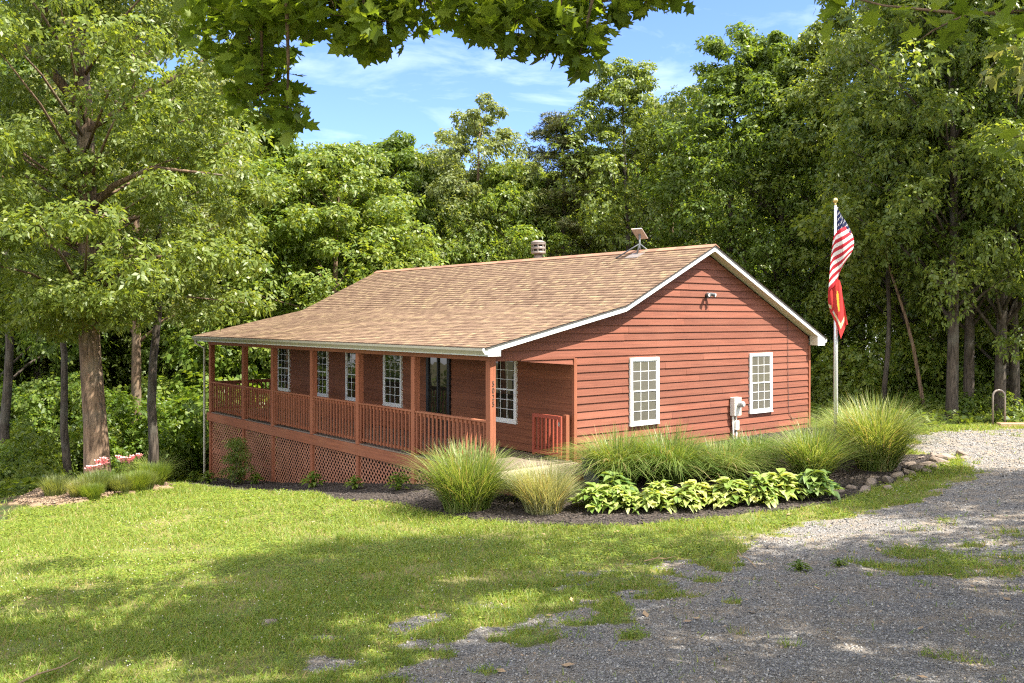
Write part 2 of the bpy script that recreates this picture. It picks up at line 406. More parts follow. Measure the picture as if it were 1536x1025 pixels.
siding('gable_wall', gable_iv, Z0, 4.52, 'x', 0.0, -1, M['siding_x'])
siding('porch_wall', lambda z: (0.0, YL), Z0+PITCH, 2.3, 'y', 2.12, -1, M['siding_y'])
siding('rear_wall', lambda z: (0.0, YL), Z0, 2.45, 'y', 10.45, 1, M['siding_y'])
siding('far_gable_wall', gable_iv, Z0, 4.52, 'x', YL, 1, M['siding_x'])
MB().box(2.2, 10.38, .06, YL-.06, -3.0, Z0+.02).build('foundation', plain('dark_block_wall', (.07, .055, .045), .9), house)
ct = MB().box(2.085, 2.165, -.045, .03, Z0, 2.098); ct.build('corner_board', M['wood_z'], house)
MB().box(10.425, 10.492, -.042, .03, Z0, 2.2).build('corner_board', M['wood_z'], house)
MB().box(.045, 2.12, -.034, .10, 2.085, 2.135).build('header_beam', M['siding_x'], house)

# roof -----------------------------------------------------------------
def zr(x):
    return 2.44+.22*x if x < 3.377 else (3.183+.4835*(x-3.377) if x < 6.30 else 4.596-.4835*(x-6.30))
YR0, YR1 = -.285, 15.02
sl = MB()
for xa, xb in ((-.36, 3.377), (3.377, 6.30), (6.30, 10.87)):
    sl.prism([(xa, zr(xa)-.032), (xb, zr(xb)-.032), (xb, zr(xb)-.002), (xa, zr(xa)-.002)], 'y', YR0, YR1)
roof = sl.build('roof', M['dark'], house)
tabs = []
def courses(pts, flip):
    """pts: slope polyline from eave to ridge; laminated tabs of uneven width, lower edge lifted"""
    seg = [math.dist(p, q) for p, q in zip(pts, pts[1:])]; L = sum(seg)
    def at(s):
        for (p, q), l in zip(zip(pts, pts[1:]), seg):
            if s <= l or (q is pts[-1]):
                t = s/l; return (p[0]+(q[0]-p[0])*t, p[1]+(q[1]-p[1])*t), ((q[0]-p[0])/l, (q[1]-p[1])/l)
            s -= l
    e = .142; n = int(L/e)+1; e = L/n
    for i in range(n):
        (x0, z0), d0 = at(i*e); (x1, z1), d1 = at(min((i+1)*e+.004, L))
        nx, nz = (-d0[1], d0[0]) if not flip else (d0[1], d0[0])
        if nz < 0: nx, nz = -nx, -nz
        y = YR0-.01-rnd.random()*.3
        while y < YR1+.01:
            w = rnd.choice((.09, .12, .15, .18, .23)); y0, y1 = max(y, YR0-.012), min(y+w, YR1+.012); y += w
            if y1-y0 < .01: continue
            h = .010+rnd.choice((0, .0, .004, .005)); g = .0015
            tabs.extend([(x0+nx*h, y0+g, z0+nz*h), (x0+nx*h, y1-g, z0+nz*h), (x1+nx*.003, y1-g, z1+nz*.003), (x1+nx*.003, y0+g, z1+nz*.003),
                         (x0-nx*.004, y0+g, z0-nz*.004), (x0-nx*.004, y1-g, z0-nz*.004)])
courses([(-.372, zr(-.372)), (3.377, zr(3.377)), (6.28, zr(6.28))], False)
courses([(10.88, zr(10.88)), (6.32, zr(6.32))], True)
nt_ = len(tabs)//6; b6 = np.arange(nt_)[:, None]*6
F = np.concatenate([b6+np.array([[0, 1, 2, 3]]), b6+np.array([[4, 5, 1, 0]])])
link('shingles', np_mesh('shingles', np.array(tabs), 4, [M['shingle']], F=F), roof)
rc = MB(); y = YR0-.01; zz = zr(6.30)
while y < YR1:
    y1 = min(y+.29, YR1+.01); h = .028
    rc.prism([(6.16, zz-.055), (6.30, zz+.012), (6.44, zz-.055), (6.445, zz-.055+h*.6), (6.30, zz+.012+h), (6.155, zz-.055+h*.6)], 'y', y, y1+.0, 0); y = y1
rc.build('ridge_cap', plain('ridge_cap_shingle', (.24, .125, .075), .9, var=.3, island=.25, scale=20), roof)
def rake(y0, y1):
    f = MB()
    for xa, xb, ba, bb in ((0, 3.377, 2.314, 3.057), (3.377, 6.30, 3.057, 4.47), (6.30, 10.48, 4.47, 2.449)):
        f.prism([(xa, ba), (xb, bb), (xb, zr(xb)-.034), (xa, zr(xa)-.034)], 'y', y0, y1)
    f.prism([(-.30, 2.196), (0, 2.196), (0, zr(0)-.034), (-.30, zr(-.30)-.034)], 'y', y0, y1)
    f.prism([(10.48, 2.205), (10.80, 2.205), (10.80, zr(10.8)-.034), (10.48, zr(10.48)-.034)], 'y', y0, y1)
    f.build('fascia', M['white'], roof)
rake(-.272, -.25); rake(14.985, 15.005)
s = MB()
for y0, y1 in ((-.249, .02), (YL-.02, 14.984)):
    for xa, xb, ba, bb in ((0, 3.377, 2.314, 3.057), (3.377, 6.30, 3.057, 4.47), (6.30, 10.48, 4.47, 2.449)):
        s.prism([(xa, ba+.012), (xb, bb+.012), (xb, bb+.03), (xa, ba+.03)], 'y', y0, y1)
s.box(10.49, 10.78, -.249, 14.98, 2.208, 2.222)
s.box(10.476, 10.489, -.249, -.03, 2.21, 2.47)
s.box(-.28, -.115, -.249, 14.98, 2.232, 2.246)
s.build('soffit', M['cream'], roof)
MB().box(10.783, 10.80, -.249, 14.98, 2.21, zr(10.8)-.036).build('fascia', M['white'], roof)
MB().box(-.30, -.283, -.249, 14.98, 2.2, zr(-.3)-.036).build('fascia', M['white'], roof)
MB().box(-.10, 2.09, .05, 14.45, 2.262, 2.28).build('porch_ceiling', M['siding_y'], house)
gp = [(-.302, 2.235), (-.365, 2.235), (-.385, 2.265), (-.415, 2.30), (-.415, 2.345), (-.405, 2.345), (-.404, 2.305), (-.378, 2.27), (-.36, 2.245), (-.302, 2.245)]
g = MB()
g.prism(gp[:4]+[gp[4], (-.405, 2.345), (-.404, 2.304), (-.302, 2.304)], 'y', -.245, 15.0)
g.prism([(-.302, 2.233), (-.367, 2.233), (-.388, 2.263), (-.418, 2.30), (-.418, 2.348), (-.302, 2.348)], 'y', -.262, -.246, 1)
g.build('gutter', [M['gutter'], M['white']], roof)
g2 = MB().prism([(10.802, 2.27), (10.865, 2.27), (10.91, 2.32), (10.91, 2.37), (10.802, 2.37)], 'y', -.262, 15.0)
g2.build('gutter', M['white'], roof)
dz = g1(-.2, 14.62)
ds = MB().tube([(-.36, 14.80, 2.24), (-.36, 14.80, 2.14), (-.17, 14.56, 1.98), (-.17, 14.56, dz+.12), (-.26, 14.60, dz+.02)], .036, 8)
ds.build('downspout', M['gutter'], roof, True)
# stove vent with louvred cap
v = MB().lathe([(.125, 0), (.125, .62)], (7.0, 6.85, 4.22), 18); v.lathe([(.16, .0), (.20, .0), (.20, .03), (.135, .10)], (7.0, 6.85, 4.27), 18)
vent = v.build('vent_pipe', M['galv'], house, True)
c = MB()
for i in range(3): c.lathe([(.205, 0), (.215, .015), (.215, .055), (.205, .07)], (7.0, 6.85, 4.83+i*.13), 20)
c.lathe([(.15, 0), (.15, .33)], (7.0, 6.85, 4.84), 16, 1)
for i in range(8):
    a = i*math.pi/4; c.box(7.0+.2*math.cos(a)-.012, 7.0+.2*math.cos(a)+.012, 6.85+.2*math.sin(a)-.012, 6.85+.2*math.sin(a)+.012, 4.84, 5.14)
c.lathe([(.22, 0), (.22, .02), (.12, .075), (.0, .085)], (7.0, 6.85, 5.15), 20)
c.build('vent_cap', [M['galv'], M['blk']], vent)

# windows ----------------------------------------------------------------
def window(axis, plane, t0, t1, z0, z1, pm, out=-1, label=None):
    """white double-hung sash with a three by three grille in each half"""
    def bx(mb, a, b, za, zb, o0, o1, m=0):
        lo, hi = sorted((plane+out*o0, plane+out*o1))
        return mb.box(a, b, lo, hi, za, zb, m) if axis == 'x' else mb.box(lo, hi, a, b, za, zb, m)
    fr = MB(); w = .064
    bx(fr, t0, t0+w, z0, z1, -.01, .066); bx(fr, t1-w, t1, z0, z1, -.01, .066)
    bx(fr, t0+w, t1-w, z1-w*1.05, z1, -.01, .064); bx(fr, t0+w, t1-w, z0, z0+.05, -.01, .064)
    bx(fr, t0-.01, t1+.01, z0-.028, z0-.001, .0, .076)
    f = fr.build('window', M['white'], house)
    if label: f['label'] = label
    a, b, lo, hi = t0+w, t1-w, z0+.05, z1-w*1.05; mid = (lo+hi)/2
    sa = MB(); q = .025
    for za, zb, o in ((mid-.015, hi, .048), (lo, mid+.018, .057)):
        bx(sa, a+.001, a+q, za, zb, .034, o); bx(sa, b-q, b-.001, za, zb, .034, o)
        bx(sa, a+q, b-q, za, za+q, .034, o-.001); bx(sa, a+q, b-q, zb-q, zb-.001, .034, o-.001)
    sa.build('sash', M['white'], f)
    mu = MB(); h = .0058
    for za, zb, o in ((mid+.02, hi-q, .0465), (lo+q, mid-.015, .0525)):
        for k in (1, 2):
            t = a+q+(b-a-2*q)*k/3; bx(mu, t-h, t+h, za, zb, .043, o)
            z = za+(zb-za)*k/3; bx(mu, a+q, b-q, z-h, z+h, .0432, o-.0006)
    mu.build('grille', M['white'], f)
    pn = MB(); bx(pn, a+.004, b-.004, lo+.002, hi-.002, .040, .0422); pn.build('pane', M[pm], f)
    return f
window('x', 0, 3.72, 4.63, .605, 2.055, 'pane', label='sunlit white window in the gable wall, nearer the porch')
window('x', 0, 7.91, 8.81, .605, 2.055, 'pane', label='sunlit white window in the gable wall beside the meter')
for i, (a, b) in enumerate(((1.82, 2.72), (6.56, 7.48), (8.65, 9.56), (10.65, 11.56), (13.25, 14.15))):
    window('y', 2.12, a, b, .605, 2.055, 'pane_dark', label=None)
window('x', YL, 4, 4.9, .605, 2.055, 'pane', out=1)
# glazed door on the porch
d = MB()
for a, b in ((4.36, 4.47), (5.27, 5.38), (4.84, 4.90)): d.box(2.045, 2.125, a, b, .03, 2.06)
for a, b in ((4.47, 4.84), (4.90, 5.27)):
    d.box(2.05, 2.12, a, b, 1.96, 2.06); d.box(2.05, 2.12, a, b, .03, .16)
door = d.build('door', M['blk'], house)
dp = MB()
for a, b in ((4.47, 4.84), (4.90, 5.27)): dp.box(2.078, 2.084, a, b, .16, 1.96)
dp.build('pane', M['pane_dark'], door)
MB().tube([(2.045, 4.92, .98), (2.0, 4.92, .98), (2.0, 4.99, .98)], .011, 6).build('handle', M['metal'], door)

# porch --------------------------------------------------------------------
POSTS = [0, 2.64, 5.03, 7.37, 9.72, 11.72, 14.3]
dk = MB(); x = -.075
while x < 2.06: dk.box(x, min(x+.138, 2.085), .0, 14.46, -.038, rnd.uniform(-.002, .001)); x += .145
dk.build('porch_deck', M['deck'], house)
rb = MB(); cuts = [-.06, 4.96, 9.7, 14.48]
for a, b in zip(cuts, cuts[1:]): rb.box(-.125, -.082, a+.003, b, -.268, -.022)
rb.box(-.08, 2.08, 14.462, 14.5, -.268, -.022); rb.box(-.08, 2.08, -.06, -.02, -.268, -.03)
rb.build('rim_board', M['wood_y'], house)
for i, y in enumerate(POSTS):
    p = MB().box(-.105, .04, y-.07, y+.07, -.02, 2.10).build('porch_post', M['wood_z'], house, bevel=.006)
    if i == 0: post0 = p; p['label'] = 'sunlit corner post with the house number'
    zg = g1(-.1, y)
    if i > 0: MB().box(-.10, .0, y-.06, y+.06, zg-.3, -.27).build('pier_post', M['wood_z'], house, bevel=.006)
MB().box(-.098, .034, -.072, 14.44, 2.102, 2.228).build('porch_beam', M['wood_y'], house)
MB().box(.036, 2.10, 14.26, 14.38, 2.102, 2.228).build('porch_beam', M['siding_x'], house)
def railing(axis, c, t0, t1, individual=True):
    def bx(mb, a, b, o0, o1, za, zb): return mb.box(c+o0, c+o1, a, b, za, zb) if axis == 'y' else mb.box(a, b, c+o0, c+o1, za, zb)
    tr = MB(); bx(tr, t0, t1, -.055, .055, .915, .95); bx(tr, t0, t1, -.02, .02, .845, .914)
    o = tr.build('railing', M['wood_y'], house, bevel=.004)
    br = MB(); bx(br, t0, t1, -.02, .02, .07, .125); br.build('bottom_rail', M['wood_y'], o)
    n = int((t1-t0)/.146); st = (t1-t0)/n; one = MB()
    for k in range(n):
        t = t0+st*(k+.5); m = MB() if individual else one
        bx(m, t-.019, t+.019, -.057, -.021, .06, .91)
        if individual: m.build('baluster', M['wood_z'], o)
    if not individual: one.build('baluster_row', M['wood_z'], o)
for a, b in zip(POSTS, POSTS[1:]): railing('y', -.035, a+.071, b-.071)
railing('x', 14.3, .045, 2.09, False)
# lattice skirts
def lattice(axis, c, t0, t1, zt, zb0, zb1):
    mb = MB(); poly = [(t0, zb0), (t1, zb1), (t1, zt), (t0, zt)]
    def clip(px, pz, dx, dz):
        lo, hi = -1e9, 1e9
        for i in range(4):
            ax, az = poly[i]; bx, bz = poly[(i+1) % 4]; nx, nz = -(bz-az), bx-ax
            den = dx*nx+dz*nz; num = (ax-px)*nx+(az-pz)*nz
            if abs(den) < 1e-9: continue
            if den > 0: lo = max(lo, num/den)
            else: hi = min(hi, num/den)
        return (lo, hi) if hi-lo > .05 else None
    step = .142; w = .015
    for sgn, off in ((1, 0.0), (-1, .006)):
        k = -40
        while k < 80:
            r = clip(t0+k*step, zb0, .7071, .7071*sgn) if sgn > 0 else clip(t0+k*step, zt, .7071, -.7071)
            pz = zb0 if sgn > 0 else zt
            if r:
                p = (t0+k*step+.7071*r[0], pz+.7071*sgn*r[0]); q = (t0+k*step+.7071*r[1], pz+.7071*sgn*r[1]); nx, nz = -.7071*sgn*w, .7071*w
                pts = [(p[0]-nx, p[1]-nz), (q[0]-nx, q[1]-nz), (q[0]+nx, q[1]+nz), (p[0]+nx, p[1]+nz)]
                mb.prism(pts, 'x' if axis == 'y' else 'y', c+off, c+off+.0045)
            k += 1
    return mb.build('lattice', M['lattice'], house)
for a, b in zip(POSTS, POSTS[1:]): lattice('y', -.05, a+.062, b-.062, -.27, g1(-.05, a)-.05, g1(-.05, b)-.05)
lattice('x', 14.40, .05, 2.1, -.27, g1(0, 14.4)-.05, g1(2.1, 14.4)-.05)
MB().box(.0, .04, 9.8, 14.24, -1.25, -1.13).build('brace_board', M['wood_y'], house)
# landing at the porch end and open gate against the wall
ld = MB().box(-.30, 2.06, -.98, -.065, -.075, -.022, 0); ld.box(-.27, 2.03, -.95, -.07, -.62, -.076, 1)
ld.build('landing', [M['concrete'], M['brick']], house)
gt = MB().box(1.73, 1.77, -.03, .05, .06, .92); gt.box(1.73, 1.77, .80, .87, .06, .92); gt.box(1.725, 1.775, .05, .80, .85, .925); gt.box(1.73, 1.77, .05, .80, .10, .17)
for k in range(6): gt.box(1.765, 1.795, .13+k*.115, .165+k*.115, .08, .88)
gate = gt.build('gate', plain('gate_red', (.27, .055, .028), .6, var=.2), house)
MB().box(1.715, 1.73, .0, .035, .72, .80).build('latch', M['metal'], gate)
MB().box(1.93, 2.02, .03, .12, 0, .93).build('gate_post', M['wood_z'], house)
# house number, one digit under the other on the corner post
z = 1.62
nb_v, nb_f = [], []
for ch in '5025':
    cu = bpy.data.curves.new('digit', 'FONT'); cu.body = ch; cu.size = .145; cu.extrude = .004; cu.align_x = 'CENTER'
    t = bpy.data.objects.new('digit', cu); COL.objects.link(t)
    bpy.context.view_layer.update()
    me = bpy.data.meshes.new_from_object(t.evaluated_get(bpy.context.evaluated_depsgraph_get()))
    b = len(nb_v); nb_v += [(p.co.x*.8-.028, -.0755-p.co.z, p.co.y+z) for p in me.vertices]; nb_f += [tuple(b+i for i in p.vertices) for p in me.polygons]
    bpy.data.objects.remove(t); bpy.data.meshes.remove(me); bpy.data.curves.remove(cu); z -= .128
link('house_number', new_mesh('house_number', nb_v, nb_f, [plain('bronze_digits', (.10, .075, .06), .5, metal=.3)]), post0)
# electric meter and security light, cable down the gable
m = MB().box(7.16, 7.42, -.17, -.03, .58, 1.02).build('meter_box', M['meter'], house, bevel=.008)
mg = MB().tube([(7.33, -.17, .86), (7.33, -.205, .86)], .088, 18); mg.tube([(7.33, -.205, .86), (7.33, -.29, .86), (7.33, -.315, .86)], [.075, .072, .05], 18, 1)
mg.build('meter_dial', [M['metal'], plain('meter_glass', (.35, .36, .34), .08)], m)
MB().box(7.24, 7.38, -.14, -.03, .24, .46).build('junction_box', M['meter'], m, bevel=.006)
MB().tube([(7.22, -.075, .6), (7.22, -.075, -.2)], .028, 8).tube([(7.34, -.075, .6), (7.34, -.075, .44)], .02, 8).tube([(7.34, -.075, .26), (7.34, -.075, -.2)], .026, 8).build('conduit', M['meter'], m, True)
sl_ = MB().tube([(6.29, -.02, 3.44), (6.29, -.065, 3.44)], .055, 14).build('security_light', M['blk'], house)
hd = MB()
for dx, ax in ((-.07, -.5), (.08, .55)):
    hd.tube([(6.29, -.06, 3.44), (6.29+dx*.6, -.11, 3.47)], .012, 6)
    hd.tube([(6.29+dx*.6, -.09, 3.48), (6.29+dx*1.4, -.2, 3.45)], [.035, .05], 12)
    hd.tube([(6.29+dx*1.4, -.2, 3.45), (6.29+dx*1.41, -.204, 3.449)], [.044, .04], 12, 1)
hd.build('lamp_head', [M['grey'], M['white']], sl_)
MB().tube([(9.5, -.034, 2.95), (9.5, -.036, 1.6), (9.52, -.036, .75), (9.55, -.036, .5), (9.68, -.036, .34), (9.82, -.036, .33)], .006, 5).build('cable', M['dark'], house)

# satellite antenna on the ridge ------------------------------------------------
AX, AY = 6.22, 2.0; az = zr(AX)
ant = thing('satellite_antenna', 'flat panel satellite antenna on a tripod roof mount by the ridge', 'antenna', (AX, AY, az))
MB().prism([(-.35, -.17+.01), (.02, .012), (.02, .03), (-.35, -.15+.01)], 'y', -.22, .22).build('base_plate', M['galv'], ant)
MB().tube([(-.12, -.0, -.02), (-.03, 0, .2), (-.03, 0, .36)], .022, 8).tube([(.30, .25, -.12), (-.03, 0, .22)], .018, 6).tube([(-.32, .55, -.13), (-.03, 0, .22)], .018, 6).tube([(.26, -.25, -.09), (-.03, 0, .22)], .018, 6).build('mast', M['grey'], ant, True)
f3, r3 = Vector((FW[0], FW[1], 0)), Vector((RT[0], RT[1], 0)); up = Vector((0, 0, 1))
ctr = Vector((-.03, 0, .47)); A_ = r3*.135+up*.010; B_ = r3*.105+up*-.11+f3*.18; nn = A_.cross(B_).normalized()*.018
pv = []
for t in (-1, 1):
    for a, b in ((-1, -1), (1, -1), (1, 1), (-1, 1)): pv.append(tuple(ctr+a*A_+b*B_+t*nn))
MB().add(pv, [(0,3,2,1),(4,5,6,7),(0,1,5,4),(1,2,6,5),(2,3,7,6),(3,0,4,7)]).build('dish_panel', M['dish'], ant, bevel=.008)
MB().tube([(-.03, 0, .34), tuple(ctr)], .03, 8).build('tilt_arm', M['grey'], ant)

# flags ---------------------------------------------------------------------
PX, PY = 5.95, -3.58; pz = g1(PX, PY)
TOP = 5.28
pole = thing('flagpole', 'silver metal flagpole standing in tall plume grass at the house corner', 'flagpole', (PX, PY, pz))
MB().tube([(0, 0, -.3), (0, 0, 2.4-pz), (0, 0, TOP-.1-pz)], [.036, .034, .026], 12).build('pole', M['pole'], pole, True)
bl = MB().lathe([(.0, -.055), (.032, -.045), (.055, 0), (.032, .045), (0, .055)], (0, 0, TOP-pz), 14); bl.lathe([(.02, -.12), (.02, -.04)], (0, 0, TOP-pz), 8)
bl.build('ball_finial', M['gold'], pole, True)
MB().tube([(.05, -.02, TOP-.13-pz), (.045, -.02, 1.0-pz)], .005, 4).build('halyard', M['white'], pole)
def draped(name, path, top, hoist, n, m, face, mats, label):
    """limp cloth: path is (fraction of fly, sideways at the upper edge, at mid height, at the lower edge, away, drop of the upper edge, hoist scale)"""
    def at(s):
        for p, q in zip(path, path[1:]):
            if s <= q[0]:
                t = (s-p[0])/(q[0]-p[0]); t = t*t*(3-2*t)*.5+t*.5
                return [p[i]+(q[i]-p[i])*t for i in range(1, 7)]
        return path[-1][1:]
    V = []; mi = []; F = []
    for i in range(n+1):
        s = i/n; xt, xm, xb, y, dr, hs = at(s)
        for j in range(m+1):
            v = j/m; x = xt*(1-v)*(1-2*v)+xm*4*v*(1-v)+xb*v*(2*v-1)
            rip = (.012*math.sin(9*s+3*v)+.010*math.sin(21*s-2*v))*min(1, s*6)
            p = r3*(x+rip)+f3*(y*(1-.2*v)+.02*math.sin(14*s+4*v))
            V.append((p.x, p.y, -dr-v*hoist*hs))
    for i in range(n):
        for j in range(m):
            a = i*(m+1)+j; F.append((a, a+1, a+m+2, a+m+1)); mi.append(face((i+.5)/n, (j+.5)/m))
    o = link(name, new_mesh(name, V, F, mats, True, mi), None, (PX, PY, top)); tag(o, label, 'flag')
    return o
def cloth(name, col):
    m, nt = node_mat(name); q = NT(nt)
    cc = q.mix(q.noise(q.coord('Object'), 14), mul4(col, .88), mul4(col, 1.1))
    p = q.n('ShaderNodeBsdfPrincipled', {'Base Color': cc, 'Roughness': .7, 'Specular IOR Level': .2}); t = q.n('ShaderNodeBsdfTranslucent', {'Color': cc})
    q.out(q.n('ShaderNodeMixShader', {0: .3, 1: p.outputs[0], 2: t.outputs[0]}).outputs[0]); return m
cr, cw, cb, cy = cloth('flag_red', (.50, .03, .045)), cloth('flag_white', (.80, .77, .74)), cloth('flag_blue', (.022, .032, .11)), cloth('flag_gold', (.75, .52, .06))
crm = cloth('flag_scarlet', (.52, .045, .04))
def stars_stripes(s, v):
    if s < .40 and v < 7/13:
        i, j = s/.40*11, v/(7/13)*9
        return 1 if (int(i)+int(j)) % 2 == 0 and abs(i-int(i)-.5) < .3 and abs(j-int(j)-.5) < .34 else 2
    return 0 if int(v*13) % 2 == 0 else 1
draped('striped_flag', [(0, .03, .03, .03, -.01, 0, 1.0), (.18, .09, .13, .05, -.05, .14, 1.0), (.45, .22, .37, .10, -.03, .36, .82), (.54, .17, .28, .07, -.11, .40, .84), (.72, .05, .08, .02, -.13, .44, 1.05), (.88, -.03, -.06, -.05, -.11, .50, 1.15), (1, -.08, -.13, -.17, -.09, .60, 1.16)], TOP-.14, .95, 132, 91, stars_stripes, [cr, cw, cb],
       'red and white striped flag with starred blue corner hanging limp near the pole top')
def scarlet(s, v):
    a = ((s-.57)/.055)**2+((v-.38)/.27)**2
    if a < 1: return 1 if a < .45 else 0
    if abs(v-.78) < .045 and .2 < s < .84: return 2 if (int(s*60) % 3) else 1
    return 0
draped('scarlet_flag', [(0, .03, .03, .03, .0, 0, 1.0), (.22, -.10, -.12, -.06, -.06, .08, .9), (.36, -.12, -.15, -.10, -.04, .10, .8), (.5, .0, .0, .02, -.10, .12, 1.25), (.62, .05, .06, .09, -.08, .14, 1.38), (.8, .10, .16, .22, .02, .22, .98), (1, .12, .19, .26, .03, .26, .90)], 3.82, .86, 60, 60, scarlet, [crm, cy, cloth('flag_pale', (.55, .50, .45))],
       'scarlet flag with gold emblem hanging limp below the striped flag')
# ------------------------------------------------------------------ ground sheet
ox, oy = site(12.5, 0)
N = 620
u = np.linspace(-1, 1, N); sc_ = 5.6*np.sinh(4.45*u)
gx, gy = np.meshgrid(ox+sc_, oy+sc_, indexing='ij')
gx, gy = gx.ravel(), gy.ravel()
gv = gz(gx, gy)
grav, mulc, oakb, wood_ = masks(gx, gy)
near = np.hypot(gx-ox, gy-oy) < 40
gv = gv + near*(.035*(fbm(gx, gy, 1.1, 21)-.5) + .03*(fbm(gx, gy, .3, 22)-.5)) + .05*mulc*np.clip(fbm(gx, gy, .8, 31), 0, 1) + .10*oakb
i = np.arange(N-1); a = (i[:, None]*N+i[None, :]).ravel()
me = np_mesh('ground', np.stack([gx, gy, gv], 1), 4, [M['ground']], True, F=np.stack([a, a+N, a+N+1, a+1], 1))
ca = me.color_attributes.new('cover', 'FLOAT_COLOR', 'POINT')
ca.data.foreach_set('color', np.stack([grav, mulc, wood_, oakb], 1).astype(np.float32).ravel())
tag(link('ground', me), kind='structure')
def gs(x, y):   # surface with its small bumps
    x = np.asarray(x, float); y = np.asarray(y, float)
    return gz(x, y)+.035*(fbm(x, y, 1.1, 21)-.5)+.03*(fbm(x, y, .3, 22)-.5)
def frame_of(n, up=None):
    t = np.cross(n, np.array([0, 0, 1.0])+np.zeros_like(n)+1e-4); t /= np.linalg.norm(t, axis=1)[:, None]
    return t, np.cross(n, t)

# lawn -----------------------------------------------------------------------
def wedge(n, d0, d1, pw, spread=.74, rng=RNG):
    """points over the ground in front of the house, thinning with distance"""
    e = 2-pw; d = (d0**e+rng.random(n)*(d1**e-d0**e))**(1/e); r = (rng.random(n)*2-1)*spread*d
    return CAM[0]+d*FW[0]+r*RT[0], CAM[1]+d*FW[1]+r*RT[1], d
x, y, d = wedge(760000, 4.6, 31, 1.25)
grav, mulc, oakb, wd = masks(x, y)
inhouse = (x > -.1) & (x < 10.5) & (y > -.9) & (y < 14.6)
thin = .35+.65*sstep(fbm(x, y, .7, 41), .32, .5)
dens = np.clip(1-grav*1.15, 0, 1)*(1-mulc)*(1-oakb)*(1-.93*wd)*thin
dens = np.where(grav > .85, .012*(fbm(x, y, .5, 44) > .55), dens)
keep = (RNG.random(len(x)) < dens) & ~inhouse
x, y, d = x[keep], y[keep], d[keep]; n = len(x); z = gs(x, y)-.004
clov = RNG.random(n) < .16+.35*(fbm(x, y, 1.4, 47) > .55)
th = RNG.random(n)*6.283; k = (d/6)**.62
h = (.028+.045*RNG.random(n))*k**.6*(.7+.6*fbm(x, y, .9, 49)); w = .0042*k*(.7+.7*RNG.random(n)); ln = h*(.25+.9*RNG.random(n)); ph = RNG.random(n)*6.283
b = np.stack([x, y, z], 1); wv = np.stack([np.cos(th)*w, np.sin(th)*w, 0*w], 1)
tip = b+np.stack([np.cos(ph)*ln, np.sin(ph)*ln, h], 1)
V = np.stack([b-wv, b+wv, tip], 1)
V1 = V[~clov].reshape(-1, 3)
tag(link('lawn_grass', np_mesh('lawn_grass', V1, 3, [M['grass']])), kind='stuff')
b, k2, h2 = b[clov], k[clov], h[clov]*.75; m_ = len(b); s_ = .011*k2*(.7+.6*RNG.random(m_)); th = RNG.random(m_)*6.283
e1 = np.stack([np.cos(th), np.sin(th), .5*RNG.random(m_)-.25], 1)*s_[:, None]; e2 = np.stack([-np.sin(th), np.cos(th), .7*RNG.random(m_)-.35], 1)*s_[:, None]*.8
c = b+np.stack([0*h2, 0*h2, h2], 1)
tag(link('lawn_clover', np_mesh('lawn_clover', np.stack([c-e1, c-e2, c+e1, c+e2], 1).reshape(-1, 3), 4, [M['weed']])), kind='stuff')

# white clover heads
x, y, d = wedge(3200, 5, 26, 1.2); gr_, mu_, oa_, wo_ = masks(x, y)
kp = (gr_ < .2) & (mu_ < .1) & (oa_ < .1) & (wo_ < .2) & (fbm(x, y, 1.6, 61) > .52); x, y, d = x[kp], y[kp], d[kp]; n = len(x)
c = np.stack([x, y, gs(x, y)+.05+.02*RNG.random(n)], 1); s_ = (.006*(d/7)**.5)[:, None]; th = RNG.random(n)*6.283
e1 = np.stack([np.cos(th), np.sin(th), 0*th], 1)*s_; e2 = np.stack([0*th, 0*th, 1+0*th], 1)*s_; e3 = np.cross(e1, e2)/s_
tag(link('clover_heads', np_mesh('clover_heads', np.concatenate([np.stack([c-e1, c-e2, c+e1, c+e2], 1), np.stack([c-e3, c-e2, c+e3, c+e2], 1)]).reshape(-1, 3), 4, [plain('clover_white', (.62, .60, .50), .8)])), kind='stuff')
# loose gravel ------------------------------------------------------------------
OCT = np.array([(1,0,0),(0,1,0),(-1,0,0),(0,-1,0),(0,0,1),(0,0,-1)], float); OF = np.array([(0,1,4),(1,2,4),(2,3,4),(3,0,4),(1,0,5),(2,1,5),(3,2,5),(0,3,5)])
def pebbles(name, x, y, size, mat, flat=.6, lift=.2, kind='stuff', z=None):
    n = len(x); z = gs(x, y) if z is None else z
    P = OCT[None]*(1+.5*(RNG.random((n, 6, 1))-.5))+.25*(RNG.random((n, 6, 3))-.5)
    P *= np.stack([size*(.8+.6*RNG.random(n)), size*(.6+.4*RNG.random(n)), size*flat*(.7+.5*RNG.random(n))], 1)[:, None, :]
    a, t, t2 = RNG.random(n)*6.283, (RNG.random(n)-.5)*1.1, (RNG.random(n)-.5)*1.1
    ca, sa = np.cos(a)[:, None], np.sin(a)[:, None]
    Z = P[:, :, 2]+t[:, None]*P[:, :, 0]+t2[:, None]*P[:, :, 1]
    X = ca*P[:, :, 0]-sa*P[:, :, 1]; Y = sa*P[:, :, 0]+ca*P[:, :, 1]
    V = np.stack([X+x[:, None], Y+y[:, None], Z+(z+size*lift)[:, None]], 2).reshape(-1, 3)
    F = (np.arange(n)[:, None, None]*6+OF[None]).reshape(-1, 3)
    return tag(link(name, np_mesh(name, V, 3, [mat], F=F)), kind=kind)
def gravmat():
    m, nt = node_mat('crushed_stone'); q = NT(nt)
    cc = q.ramp(q.rand(), [(0,(.09,.085,.08,1)),(.35,(.17,.163,.154,1)),(.7,(.24,.23,.216,1)),(.93,(.34,.328,.305,1)),(1,(.34,.25,.17,1))])
    q.out(q.n('ShaderNodeBsdfPrincipled', {'Base Color': cc, 'Roughness': .85, 'Specular IOR Level': .25}).outputs[0]); return m
